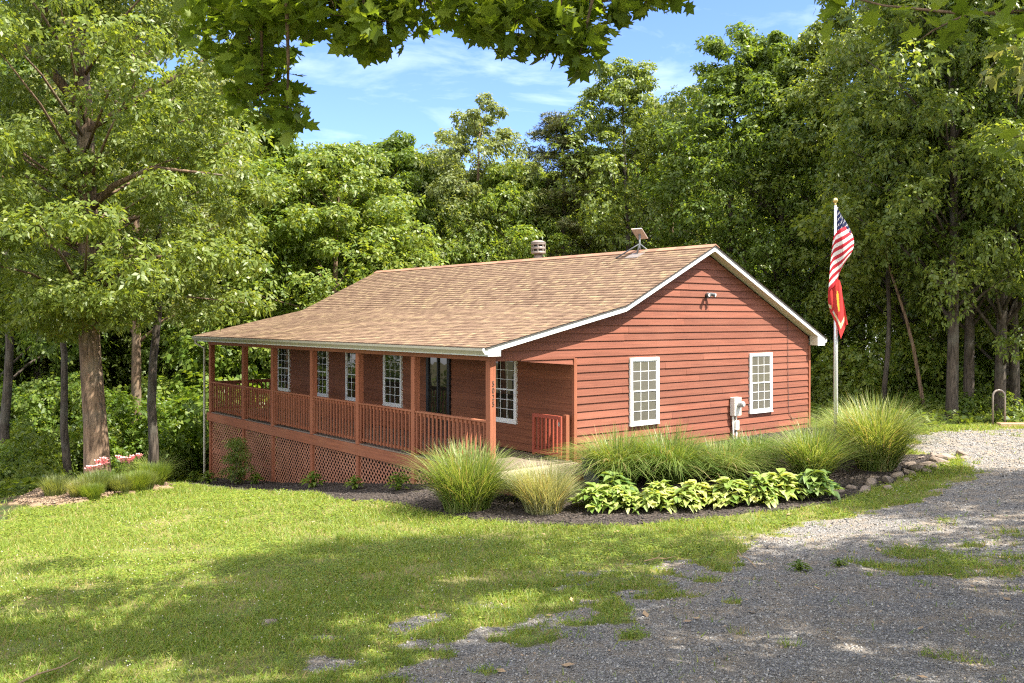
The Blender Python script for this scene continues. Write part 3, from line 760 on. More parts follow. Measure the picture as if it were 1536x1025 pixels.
x, y, d = wedge(230000, 4.6, 27, 1.5)
grav, mulc, oakb, wd = masks(x, y)
kp = RNG.random(len(x)) < np.clip(grav*1.1-.1, 0, 1)
x, y, d = x[kp], y[kp], d[kp]
pebbles('loose_gravel', x, y, (.005+.012*RNG.random(len(x))**3)*(d/7)**.55, gravmat())
# mulch chips
def chips(name, n, test, size, mat, box):
    x = box[0]+RNG.random(n)*(box[1]-box[0]); y = box[2]+RNG.random(n)*(box[3]-box[2])
    kp = test(x, y); x, y = x[kp], y[kp]
    z = gs(x, y)+.05*np.clip(fbm(x, y, .8, 31), 0, 1) if 'mulch' in name else gs(x, y)+.02
    pebbles(name, x, y, size*(.5+RNG.random(len(x))), mat, flat=.35, z=z)
chips('mulch_chips', 60000, lambda x, y: (masks(x, y)[1] > .5) & ~((x > 2.1) & (y > 0)), .022, plain('mulch_chip', (.05, .040, .034), .9, island=.6), (-2.4, 10.5, -5.6, 15))
x = -6.6+RNG.random(5000)*3.8; y = 6.4+RNG.random(5000)*5; kp = sdist(x, y, OAKBED) > 0
chipz = gs(x, y)+.105
pebbles('bark_chips', x[kp], y[kp], .02+.02*RNG.random(kp.sum()), plain('bark_chip', (.19, .13, .085), .9, island=.6), flat=.4, z=chipz[kp])
# litter: dead leaves over gravel, lawn and wood edge
x, y, d = wedge(2600, 5, 30, 1.0); wd = masks(x, y)[3]
kp = RNG.random(len(x)) < .10+.9*wd; x, y = x[kp], y[kp]; n = len(x); z = gs(x, y)+.018; s_ = .03+.03*RNG.random(n); th = RNG.random(n)*6.283
e1 = np.stack([np.cos(th), np.sin(th), RNG.random(n)*.6-.3], 1)*s_[:, None]; e2 = np.stack([-np.sin(th), np.cos(th), RNG.random(n)*.6-.3], 1)*s_[:, None]*.55; c = np.stack([x, y, z], 1)
tag(link('leaf_litter', np_mesh('leaf_litter', np.stack([c-e1, c-e2, c+e1, c+e2], 1).reshape(-1, 3), 4, [M['deadleaf']])), kind='stuff')

# stones -----------------------------------------------------------------------
def stone_mesh(name, seed, mat=None):
    r = np.random.default_rng(seed)
    import bmesh
    bm = bmesh.new(); bmesh.ops.create_icosphere(bm, subdivisions=2, radius=1)
    pl = [(Vector(r.normal(size=3)).normalized(), .42+.35*r.random()) for _ in range(12)]
    for v in bm.verts:
        for nrm, dd in pl:
            k = v.co.dot(nrm)
            if k > dd: v.co -= nrm*(k-dd)
        v.co += Vector(r.normal(size=3))*.02
    me = bpy.data.meshes.new(name); bm.to_mesh(me); bm.free(); me.materials.append(mat or M['rock']); return me
SM = [stone_mesh('border_stone', s) for s in range(6)]
STONES = [(3.80,-4.98,.24,'flat brown'),(4.12,-5.02,.20,'low tan'),(4.02,-5.36,.22,'flat grey'),(4.57,-5.16,.27,'broad brown'),(4.45,-5.50,.17,'small tan'),(5.0,-5.22,.26,'long grey'),(5.42,-5.36,.16,'small grey'),(5.54,-5.06,.25,'angular grey'),
          (6.05,-5.05,.24,'upright russet'),(6.45,-5.22,.20,'dark'),(6.60,-4.92,.27,'pale angular'),(6.9,-5.12,.17,'small russet'),(7.18,-4.86,.30,'tall brown'),(7.78,-4.75,.30,'pale slab'),(7.5,-5.0,.18,'small tan'),
          (8.35,-4.66,.32,'large pale tilted'),(8.75,-4.85,.20,'flat dark'),(9.05,-4.62,.24,'pointed dark'),(7.94,-4.30,.26,'low grey'),(6.96,-4.55,.24,'pale tan'),(6.26,-4.70,.25,'reddish'),(8.6,-4.25,.2,'broken brown'),
          (5.2,-4.85,.18,'half buried tan'),(-.12,-1.95,.14,'small tan'),(.3,-2.15,.17,'rounded tan'),(.18,-2.5,.15,'pale rounded'),(-.62,-1.35,.12,'little tan')]
for i, (x, y, s_, look) in enumerate(STONES):
    z = g1(x, y)
    if i >= 23: lab = look+' stone in the mulch between the two grass clumps'
    else: lab = f'{look} border stone ' + ('beside the dark hosta' if x < 4.7 else 'below the tall plume grass' if x < 6.3 else 'in the middle of the row' if x < 7.6 else 'at the far end of the row')
    t = tag(link('border_stone', SM[i % 6], None, (x, y, z+s_*.10)), lab, 'stone', 'stones edging the planting bed')
    t.scale = (s_*rnd.uniform(.75, 1.0), s_*rnd.uniform(.45, .65), s_*(.3+.32*rnd.random())); t.rotation_euler = (rnd.uniform(-.3, .3), rnd.uniform(-.3, .3), rnd.random()*6.28)
t = tag(link('flat_stone', stone_mesh('flat_stone', 31), None, (-7.28, -6.26, g1(-7.28, -6.26)+.02)), 'flat grey stone lying alone in the shaded foreground grass', 'stone'); t.scale = (.13, .08, .04); t.rotation_euler = (.1, .05, 1.0)
t = tag(link('pale_stone', SM[3], None, (-9.3, -7.1, g1(-9.3, -7.1)+.02)), 'small pale stone beside the dry twigs at lower left', 'stone'); t.scale = (.09, .07, .05)

def twig(x, y, L, a, label, r=.008):
    z = g1(x, y)+.03; c, s = math.cos(a)*L, math.sin(a)*L
    mb = MB().tube([(0, 0, 0), (c*.4, s*.4, .03), (c*.75, s*.7+.03, .01), (c, s, .04)], [r, r*.9, r*.7, r*.3], 5).tube([(c*.4, s*.4, .03), (c*.6-s*.2, s*.6+c*.2, .06)], [r*.6, r*.2], 4)
    o = mb.build('fallen_twig', M['deadleaf'], None, loc=(x, y, z)); tag(o, label, 'twig')
twig(-9.45, -6.9, .55, .4, 'dry brown twig lying in the grass at lower left')
twig(-2.0, -7.5, .6, 1.0, 'dark twig lying across the middle of the gravel')
twig(-2.6, -6.35, .4, -.5, 'short stick on the gravel edge under the lawn')

# metal hoop and timber edge at the far side of the drive ------------------------------
hx, hy = 16.4, -2.25; hz = g1(hx, hy)
hp = []
for k in range(9):
    a = math.pi*k/8; hp.append((.17*math.cos(a)*RT[0], .17*math.cos(a)*RT[1], .86+.17*math.sin(a)))
o = MB().tube([(.17*RT[0], .17*RT[1], -.2)]+hp+[(-.17*RT[0], -.17*RT[1], -.2)], .028, 10).build('metal_hoop', M['galv'], None, True, loc=(hx, hy, hz))
tag(o, 'grey metal pipe hoop standing at the far edge of the gravel', 'post')
o = MB().box(-.1, 2.9, -.12, .12, -.1, .14).build('timber_edging', M['pine_board'], None, bevel=.01, loc=(hx-.15, hy-.15, hz-.02)); o.rotation_euler = (0, 0, math.atan2(RT[1], RT[0])); tag(o, 'weathered timber beam laid on the ground beside the pipe hoop', 'timber')

# ------------------------------------------------------------------ grasses and flowers
def blades(n, r0, H, spread, w, droop, rng, segs=5, hvar=.5, arch=1.0):
    """arching strips from a tuft of radius r0"""
    a = rng.random(n)*6.283; rr = r0*np.sqrt(rng.random(n)); px, py = rr*np.cos(a), rr*np.sin(a)
    da = a+rng.normal(0, .75, n); lean = spread*(rng.random(n)**.6)*(.5+.5*rr/r0); hh = H*(1-hvar*rng.random(n))
    V = np.zeros((n, segs*2-1+0, 3)) if False else np.zeros((n, 2*segs+1, 3))
    sx, sy = -np.sin(da), np.cos(da); tw = rng.normal(0, .6, n)
    for k in range(segs+1):
        t = k/segs; out = lean*(t**1.6)*arch; z = hh*(t*(1+droop*.4)-droop*1.05*lean/max(spread, 1e-3)*t**3.2)
        cx, cy = px+np.cos(da)*out+.03*tw*t*t, py+np.sin(da)*out+.03*tw*t*t
        if k < segs:
            ww = w*(1-.75*t)*(.7+.6*rng.random(n)) if k == 0 else ww0*(1-.8*t)
            if k == 0: ww0 = ww
            V[:, 2*k] = np.stack([cx-sx*ww, cy-sy*ww, z], 1); V[:, 2*k+1] = np.stack([cx+sx*ww, cy+sy*ww, z], 1)
        else: V[:, 2*segs] = np.stack([cx, cy, z], 1)
    q = np.array([(2*k, 2*k+1, 2*k+3, 2*k+2) for k in range(segs-1)]); t3 = np.array([(2*segs-2, 2*segs-1, 2*segs, 2*segs)])
    st = np.arange(n)[:, None, None]*(2*segs+1)
    Q = (st+q[None]).reshape(-1, 4); T = (st[:, 0]+t3[:, :3]).reshape(-1, 3)
    return V.reshape(-1, 3), Q, T
def blade_mesh(name, mat, *a, **k):
    V, Q, T = blades(*a, **k)
    # triangles kept as slim quads' tail: split quads to triangles so that one face size serves
    F = np.concatenate([Q[:, :3], Q[:, [0, 2, 3]], T])
    return np_mesh(name, V, 3, [mat], F=F)
r8 = np.random.default_rng
GM = {'plume': blade_mesh('plume_grass', M['misc'], 2100, .34, 1.60, 1.75, .0085, .55, r8(1), 6),
      'plume2': blade_mesh('plume_grass', M['misc'], 1500, .28, 1.22, 1.35, .0085, .55, r8(2), 6),
      'front': blade_mesh('plume_grass', M['misc'], 2000, .36, 1.20, 1.15, .0075, .36, r8(3), 6),
      'pale': blade_mesh('pale_grass', M['pale_grass'], 1700, .30, 1.00, .75, .006, .22, r8(4), 6),
      'fount': blade_mesh('fountain_grass', M['fount'], 2400, .34, 1.02, 1.55, .0068, 1.0, r8(5), 7),
      'fount2': blade_mesh('fountain_grass', M['fount'], 1900, .28, .86, 1.2, .0068, .95, r8(6), 7)}
for key, x, y, s_, lab in (
    ('front', -1.34, -1.03, 1.08, 'big upright green grass clump in front of the porch corner post'),
    ('pale', -.61, -2.2, 1.0, 'pale wispy grass clump in the mulch before the landing'),
    ('fount2', -.05, -1.25, .9, 'small pale grass tuft behind the wispy clump, against the landing'),
    ('fount', 1.90, -1.50, 1.15, 'leftmost arching fountain grass below the first gable window'),
    ('fount', 2.55, -2.15, 1.2, 'arching fountain grass right of the leftmost one under the gable window'),
    ('fount2', 3.45, -2.75, 1.25, 'drooping fountain grass in front of the electric meter'),
    ('fount2', 4.75, -2.5, 1.2, 'fountain grass against the wall right of the electric meter'),
    ('plume2', 4.40, -4.05, .98, 'nearer plume grass clump between the dark hosta and the flagpole'),
    ('plume', 6.15, -4.35, 1.0, 'tallest plume grass clump at the foot of the flagpole'),
    ('plume2', 7.0, -3.4, 1.05, 'plume grass clump behind the tallest one, beyond the flagpole'),
    ('plume2', -1.6, 14.9, 1.0, 'arching grass clump at the far end of the porch')):
    m = GM[key]; o = thing('grass_clump', lab, 'ornamental grass', (x, y, g1(x, y)-.02), rnd.random()*6.28, 'ornamental grass clumps round the house', (s_, s_, s_*(.80 if key == 'fount' else .66 if key == 'fount2' else .95)))
    link('blades', m, o)

def leaf_strip(base, az, L, w, lift, droop, cup, segs=4):
    """one broad arching leaf: three vertices across"""
    ca, sa = math.cos(az), math.sin(az); V = []; F = []
    prof = [.10, .85, 1.0, .62, .0]
    for k in range(segs+1):
        t = k/segs; o = L*(t*.96); z = lift*t-droop*t*t; ww = w*prof[k]
        cx, cy, cz = base[0]+ca*o, base[1]+sa*o, base[2]+z
        V += [(cx-sa*ww, cy+ca*ww, cz+cup*ww), (cx, cy, cz), (cx+sa*ww, cy-ca*ww, cz+cup*ww)]
    for k in range(segs):
        for j in (0, 1): F.append((3*k+j, 3*k+j+1, 3*k+j+4, 3*k+j+3))
    return V, F
def rosette_plant(name, mat, n, R, H, L, w, seed):
    r = random.Random(seed); mb = MB()
    for i in range(n):
        f = i/n; az = i*2.4+r.uniform(-.3, .3); rad = R*(1-f)*r.uniform(.75, 1.1); z0 = H*(.25+.65*f)*r.uniform(.8, 1.15)
        st = (math.cos(az)*rad*.55, math.sin(az)*rad*.55, z0)
        mb.tube([(math.cos(az)*.03, math.sin(az)*.03, 0), (st[0]*.6, st[1]*.6, z0*.75), st], .005, 4, 1, cap=False)
        LL = L*r.uniform(.75, 1.15); V, F = leaf_strip(st, az+r.uniform(-.8, .8), LL, w*r.uniform(.7, 1.2), LL*r.uniform(.05, .75), LL*r.uniform(.25, .9), r.uniform(.05, .7)); mb.add(V, F)
    return mb.mesh(name, [mat, M['weed']], True)
HM = [rosette_plant('hosta', M['hosta'], 110, .52, .42, .19, .056, 1), rosette_plant('hosta', M['hosta'], 120, .48, .32, .16, .043, 2), rosette_plant('hosta', M['hosta_d'], 100, .54, .46, .22, .066, 3)]
for k, x, y, s_, lab in ((0,.12,-2.72,1.15,'leftmost variegated hosta beside the pale wispy grass'),(2,.72,-2.55,1.15,'broad green hosta behind and right of the leftmost one'),(1,.72,-3.45,1.2,'low narrow-leaved hosta in front, second from the left'),
                      (1,1.12,-3.75,1.2,'low pale hosta right of the narrow-leaved one at the front'),(0,1.45,-3.75,1.15,'pale variegated hosta in the middle of the row'),(0,1.85,-4.15,1.18,'large pale hosta right of the middle of the row'),
                      (0,2.25,-4.5,1.15,'light green hosta left of the two darker ones'),(0,2.6,-4.6,1.18,'upright light green hosta next to the dark one'),(2,3.05,-4.98,1.15,'dark green hosta at the right end of the row'),(1,.42,-3.1,1.15,'small pale hosta at the front left of the row'),(0,.40,-2.75,.95,'pale hosta wedged behind the two leftmost ones'),(0,1.15,-3.2,1.0,'pale hosta behind the low narrow-leaved ones'),(1,1.62,-4.15,1.0,'narrow-leaved hosta at the front in the middle of the row'),(1,2.08,-4.55,1.0,'narrow-leaved hosta at the front right of the middle'),(0,2.85,-4.65,.95,'light green hosta tucked behind the dark one')):
    o = thing('hosta', lab, 'hosta', (x, y, g1(x, y)+.02), rnd.random()*6.28, 'hostas along the front of the bed', (s_*rnd.uniform(.95, 1.1), s_*rnd.uniform(.95, 1.1), s_*rnd.uniform(.78, .98))); link('leaves', HM[k], o)
PM = rosette_plant('perennial', M['leaf_b'], 46, .30, .34, .15, .035, 7)
for x, y, s_, lab in ((-.75,9.3,1.0,'young leafy plant in the mulch below the third lattice panel'),(-.95,5.55,1.2,'young leafy plant in the mulch before the pier post'),(-.95,3.6,.9,'smallest leafy plant in the mulch along the lattice'),(-1.0,1.75,1.15,'leafy plant in the mulch left of the big grass clump'),
                      (-1.3,11.2,1.1,'low plant in the mulch near the far lattice panels'),(-1.1,12.8,1.1,'low plant at the base of the farthest lattice panel')):
    o = thing('perennial', lab, 'plant', (x, y, g1(x, y)+.03), rnd.random()*6.28, 'young plants along the porch lattice', (s_,)*3); link('leaves', PM, o)
# square planter
pzz = g1(1.5, -.95); o = thing('planter', 'dark slate square planter of lime foliage at the porch corner', 'planter', (1.62, -1.18, pzz-.02), .15)
mb = MB(); h0, h1, hh = .17, .21, .46
mb.add([(-h0,-h0,0),(h0,-h0,0),(h0,h0,0),(-h0,h0,0),(-h1,-h1,hh),(h1,-h1,hh),(h1,h1,hh),(-h1,h1,hh)], [(0,3,2,1),(4,5,6,7),(0,1,5,4),(1,2,6,5),(2,3,7,6),(3,0,4,7)])
mb.box(-.225, .225, -.225, .225, hh+.001, hh+.03); mb.build('pot', M['slate_pot'], o, bevel=.01)
lm = rosette_plant('foliage', M['yellow_leaf'], 60, .30, .13, .12, .03, 9); l_ = link('foliage', lm, o, (0, 0, hh+.01))
# flower bed round the oak: lilies, feathery plants
def lily(x, y, s, label, seed):
    r = random.Random(seed); o = thing('lily', label, 'lily', (x, y, g1(x, y)+.08), 0, 'pink lilies by the big tree')
    st = MB(); lv = MB()
    for i in range(3):
        tx, ty, h = r.uniform(-.12, .12), r.uniform(-.12, .12), s*r.uniform(.75, 1.05)
        st.tube([(tx*.3, ty*.3, 0), (tx*.8, ty*.8, h*.6), (tx, ty, h)], [.009, .008, .006], 5)
        for k in range(26):
            t = r.uniform(.1, .95); V, F = leaf_strip((tx*t, ty*t, h*t), r.random()*6.28, .14, .014, .06, .07, .3); lv.add(V, F)
        for f in range(3):
            fl = MB(); cx, cy, cz = tx+r.uniform(-.07, .07), ty+r.uniform(-.07, .07), h+.03+r.uniform(-.03, .05)
            for k in range(6):
                V, F = leaf_strip((cx, cy, cz), k*1.047+r.uniform(-.15, .15), .085, .032, .14, .04, .4); fl.add(V, F)
            fl.build('flower', M['petal'], o, True)
    st.build('stem', M['weed'], o); lv.build('leaves', M['leaf_a'], o, True)
for i, (x, y, s, lab) in enumerate(((-5.05,8.35,.75,'leftmost pink lily in the bed under the big tree'),(-4.75,8.55,.85,'pink lily second from the left by the big tree'),(-4.42,8.45,.98,'tallest coral lily in front of the big tree trunk'),(-3.95,8.75,.95,'single pink lily right of the big tree trunk'))): lily(x, y, s*.72, lab, 40+i)
FE = blade_mesh('feathery_plant', M['leaf_pale'], 1100, .20, .55, .35, .006, .3, r8(12)); FB = blade_mesh('bushy_plant', M['leaf_b'], 2200, .28, .62, .40, .007, .15, r8(13))
for m, x, y, s, lab in ((FE,-5.5,7.5,.9,'pale feathery plant at the left end of the tree bed'),(FE,-5.15,7.75,1.1,'grey green feathery plant in the middle of the tree bed'),(FE,-4.6,7.75,.85,'small feathery plant before the tall lily'),(FB,-3.55,8.9,1.0,'rounded bright green plant right of the big trunk'),(FB,-4.9,8.2,.85,'leafy green clump between the lilies'),(FB,-4.2,8.0,.8,'low green clump in front of the tall lily'),(FB,-5.35,7.2,.6,'small green clump at the front edge of the tree bed'),(FE,-3.9,8.3,.9,'feathery plant left of the rounded bright green one'),(FE,-5.8,8.4,1.0,'feathery plant behind the left end of the tree bed')):
    o = thing('bed_plant', lab, 'plant', (x, y, g1(x, y)+.05), rnd.random()*6.28, None, (s,)*3); link('leaves', m, o)
for x, y, s, lab in ((-1.75,-7.9,.8,'broad-leaved weed growing in the gravel at right'),(-1.2,-8.05,.6,'small weed next to the broad-leaved one in the gravel')):
    o = thing('weed', lab, 'weed', (x, y, g1(x, y)), 0, None, (s*.7, s*.7, s*.45)); link('leaves', PM, o)
# ------------------------------------------------------------------ trees
def rosettes(C, A, k, L, W, rng, droop=.35, spread=1.25):
    """k leaves radiating from each twig end C about its axis A; each leaf one bent four-corner face"""
    n = len(C); A = A/np.linalg.norm(A, axis=1)[:, None]; T, B = frame_of(A); out = []
    off = rng.random(n)*6.283
    for i in range(k):
        a = off+6.283*i/k+rng.normal(0, .35, n); sp = spread*(.75+.5*rng.random(n))
        D = np.cos(sp)[:, None]*A+np.sin(sp)[:, None]*(np.cos(a)[:, None]*T+np.sin(a)[:, None]*B)
        S = np.cross(D, A); S /= np.linalg.norm(S, axis=1)[:, None]+1e-6
        roll = rng.normal(0, .5, n)[:, None]; U = np.cross(S, D); S = S*np.cos(roll)+U*np.sin(roll)
        l = (L*(.65+.6*rng.random(n)))[:, None]; w = (W*(.7+.6*rng.random(n)))[:, None]
        b = C+D*l*.12; m = C+D*l*.55; t = C+D*l; t[:, 2] -= (droop*l[:, 0]*(.3+rng.random(n)))
        m[:, 2] -= droop*.25*l[:, 0]
        out.append(np.stack([b, m-S*w, t, m+S*w], 1))
    return np.concatenate(out).reshape(-1, 3)
LOBE = np.array([(0,0),(.05,.06),(.26,.10),(.20,.24),(.50,.36),(.30,.46),(.46,.72),(.20,.68),(0,1.0),(-.20,.68),(-.46,.72),(-.30,.46),(-.50,.36),(-.20,.24),(-.26,.10),(-.05,.06)])
def lobed(C, L, rng, tilt=.7):
    """large lobed leaves hanging about points C"""
    n = len(C); az = rng.random(n)*6.283; dip = rng.normal(-.35, .45, n)
    D = np.stack([np.cos(az)*np.cos(dip), np.sin(az)*np.cos(dip), np.sin(dip)], 1)
    S = np.stack([-np.sin(az), np.cos(az), 0*az], 1); U = np.cross(S, D); ro = rng.normal(0, tilt, n)[:, None]; S = S*np.cos(ro)+U*np.sin(ro); U = np.cross(S, D)
    l = (L*(.65+.55*rng.random(n)))
    fold = .18+.2*rng.random(n)
    P = C[:, None, :]+l[:, None, None]*(D[:, None, :]*LOBE[None, :, 1:2]+S[:, None, :]*LOBE[None, :, 0:1]*.95-U[:, None, :]*(np.abs(LOBE[None, :, 0:1])*fold[:, None, None]+.22*(LOBE[None, :, 1:2]**2)*fold[:, None, None]*3))
    return P.reshape(-1, 3)

def clump_points(ctr, rad, n, rng, flat=.62, shell=.45):
    """points through flattened leaf clumps, denser towards the outside; returns points and outward axes"""
    k = len(ctr); D = rng.normal(size=(k, n, 3)); D /= np.linalg.norm(D, axis=2)[:, :, None]
    r = shell+(1-shell)*rng.random((k, n, 1))**.6; r *= .8+.4*rng.random((k, n, 1))
    O = D*r*rad[:, None, None]*np.array([1, 1, flat]); P = ctr[:, None, :]+O
    A = D*1.0+np.array([.12, -.2, .5])+rng.normal(0, .35, D.shape)
    return P.reshape(-1, 3), A.reshape(-1, 3)

def tree_meshes(seed, H, R, base, prof, ncl, per, L, W, mat, bark, tr, clr=1.0, limbs=.45, lean=.03, flat=.62, k=5, droop=.35):
    """prof(t): crown radius fraction, t from crown base to top. returns trunk mesh, crown mesh"""
    rng = r8(seed); rr = random.Random(seed)
    def axis(z):
        t = z/H; return np.array([lean*H*t*t*math.cos(seed)+.12*math.sin(3*t+seed), lean*H*t*t*math.sin(seed)+.12*math.cos(4*t+seed)-.12*math.cos(seed), z])
    t = np.linspace(.02, .99, ncl)+rng.normal(0, .02, ncl); t = np.clip(t, 0, 1)**.85
    ga = np.arange(ncl)*2.399+rng.normal(0, .45, ncl)
    pr = np.array([prof(v) for v in t]); rho = R*pr*np.clip(.3+.72*np.sqrt(rng.random(ncl)), 0, 1)
    z = H*(base+(1-base)*t)*1.0
    ctr = np.array([axis(min(zz, H*.97)) for zz in z])+np.stack([np.cos(ga)*rho, np.sin(ga)*rho, rng.normal(0, .25, ncl)], 1)
    rad = clr*(.65+.55*rng.random(ncl))*(.55+.45*pr)*(1-.45*sstep(t, .72, 1.0))
    tt = .62+.39*rng.random(22); qa = rng.random(22)*6.283; qr = R*np.array([prof(min(v, 1)) for v in tt])*(.35+.7*rng.random(22))   # small sprigs fill out the tip
    ctr = np.concatenate([ctr, np.array([axis(H*(base+(1-base)*v)) for v in tt])+np.stack([np.cos(qa)*qr, np.sin(qa)*qr, .2*rng.normal(size=22)], 1)]); rad = np.concatenate([rad, clr*(.30+.25*rng.random(22))])
    P, A = clump_points(ctr, rad, per, rng, flat)
    cm = np_mesh('crown', rosettes(P, A, k, L, W, rng, droop), 4, [mat])
    mb = MB(); zs = np.linspace(-.5, H*.95, 14)
    mb.tube([axis(max(q, 0)) if q >= 0 else (axis(0)+np.array([0, 0, q])) for q in zs], [tr*(1.25 if q < .1 else 1)*(1-.88*max(q, 0)/H) for q in zs], 9)
    for i in range(ncl):
        if rr.random() > limbs or rho[i] < .25*R*pr[i]: continue
        z0 = max(ctr[i][2]-rho[i]*rr.uniform(.45, .85)-.2, H*base*.7, 1.0); p0 = axis(min(z0, H*.9)); p1 = ctr[i]
        mid = p0*.5+p1*.5+np.array([0, 0, .12*rho[i]]); r0 = max(.018, tr*.36*(1-z0/H)+.008)
        mb.tube([p0, mid+rng.normal(0, .06, 3), p1], [r0, r0*.62, r0*.22], 5)
    return mb.mesh('trunk', bark, True), cm
oval = lambda t: max(.12, math.sin(math.pi*min(1, .12+.86*t))**.75*(1 if t < .55 else 1))
tall = lambda t: .6+.4*math.sin(math.pi*t) if t < .5 else max(.26, math.cos((t-.5)/.5*1.28))
dome = lambda t: .72+.28*math.sin(math.pi*t) if t < .6 else max(.12, math.cos((t-.6)/.4*1.45))
TM = {
 'round': tree_meshes(1, 13.5, 3.9, .10, dome, 118, 88, .185, .046, M['leaf_b'], M['bark'], .20, 1.15),
 'oval': tree_meshes(2, 15, 3.3, .22, oval, 92, 84, .18, .045, M['leaf_a'], M['bark_d'], .20, 1.15),
 'tall': tree_meshes(3, 16, 2.9, .25, tall, 80, 80, .18, .045, M['leaf_a'], M['bark_d'], .19, 1.1),
 'airy': tree_meshes(4, 16, 3.0, .30, tall, 60, 66, .17, .042, M['leaf_pale'], M['bark'], .18, 1.0),
 'deep': tree_meshes(5, 15.5, 3.7, .16, dome, 105, 84, .185, .047, M['leaf_c'], M['bark_d'], .22, 1.2),
 'spread': tree_meshes(6, 17, 4.6, .15, dome, 132, 82, .185, .046, M['leaf_a'], M['bark_d'], .24, 1.2),
 'high': tree_meshes(8, 18, 3.9, .24, oval, 92, 80, .185, .046, M['leaf_c'], M['bark_d'], .20, 1.15),
}
def shrub_mesh(seed, H, R, ncl, per, L, W, mat, k=5):
    rng = r8(seed); a = rng.random(ncl)*6.283; rho = R*np.sqrt(rng.random(ncl)); z = H*(.12+.8*rng.random(ncl)*(1-.5*(rho/R)**2))
    ctr = np.stack([rho*np.cos(a), rho*np.sin(a), z], 1); P, A = clump_points(ctr, .28*R+.25*R*rng.random(ncl), per, rng, .7)
    cm = np_mesh('foliage', rosettes(P, A, k, L, W, rng), 4, [mat]); mb = MB()
    for i in range(0, ncl, 3): mb.tube([(rho[i]*.1, 0, -.2), (ctr[i][0]*.5, ctr[i][1]*.5, ctr[i][2]*.5), tuple(ctr[i])], [.03, .018, .006], 5)
    return mb.mesh('stems', M['bark_d'], True), cm
SH = {'bright': shrub_mesh(21, 3.4, 1.9, 26, 74, .17, .055, M['leaf_b']), 'mid': shrub_mesh(22, 2.6, 1.7, 22, 70, .16, .048, M['leaf_a']), 'deep': shrub_mesh(23, 4.2, 2.0, 30, 72, .17, .048, M['leaf_c']),
      'low': shrub_mesh(24, 1.1, 1.3, 18, 56, .13, .042, M['leaf_a']), 'sapling': shrub_mesh(25, 5.0, 1.5, 30, 66, .16, .047, M['leaf_b'])}
BASEH = {'round': 13.5+.9, 'oval': 15.6, 'tall': 16.6, 'airy': 16.6, 'deep': 16.4, 'spread': 17.9, 'high': 18.6, 'pine': 15.4}
# pine
def pine():
    rng = r8(31); H = 15; mb = MB(); mb.tube([(.15*math.sin(z*.4), .1*math.cos(z*.3), z) for z in np.linspace(-.5, H, 12)], [.24*(1-.85*max(z, 0)/H) for z in np.linspace(-.5, H, 12)], 9); C = []; rad = []
    for i, z in enumerate(np.linspace(3.0, H-.2, 40)):
        t = z/H; a = i*2.4+rng.normal(0, .3); Lb = (3.1*(1-t)**.65+.35)*rng.uniform(.65, 1.1)
        if t < .45: Lb *= rng.uniform(.4, .9)
        tip = np.array([math.cos(a)*Lb, math.sin(a)*Lb, z+.25*Lb*(t-.35)]); p0 = np.array([.15*math.sin(z*.4), .1*math.cos(z*.3), z]); mb.tube([p0, p0*.5+tip*.5+[0, 0, -.08], tip], [.05*(1.1-t), .03*(1.1-t), .01], 5)
        for s in (.5, .75, 1.0):
            C.append(p0+(tip-p0)*s+rng.normal(0, .12, 3)); rad.append(.34+.3*rng.random())
            C.append(p0+(tip-p0)*s+rng.normal(0, .35, 3)*[1, 1, .3]); rad.append(.28+.2*rng.random())
    P, A = clump_points(np.array(C), np.array(rad), 32, rng, .42)
    return mb.mesh('trunk', M['bark_d'], True), np_mesh('crown', rosettes(P, A+[0, 0, .5], 9, .22, .016, rng, .1, .9), 4, [M['needle']])
TM['pine'] = pine()
def plant_tree(kind, x, y, height, label, group=None, rz=None, wid=1.0, cat='tree', name='tree'):
    s = height/BASEH[kind]
    o = thing(name, label, cat, (x, y, g1(x, y)-.1), rnd.random()*6.28 if rz is None else rz, group, (s*wid, s*wid, s))
    t, c = TM[kind]; link('trunk', t, o); link('crown', c, o); return o
def top_h(d, r, dz):      # height for a tree whose tip stands dz above eye level
    x, y = site(d, r); return CAM_Z+dz-g1(x, y)
G1 = 'trees at the edge of the wood behind the house'
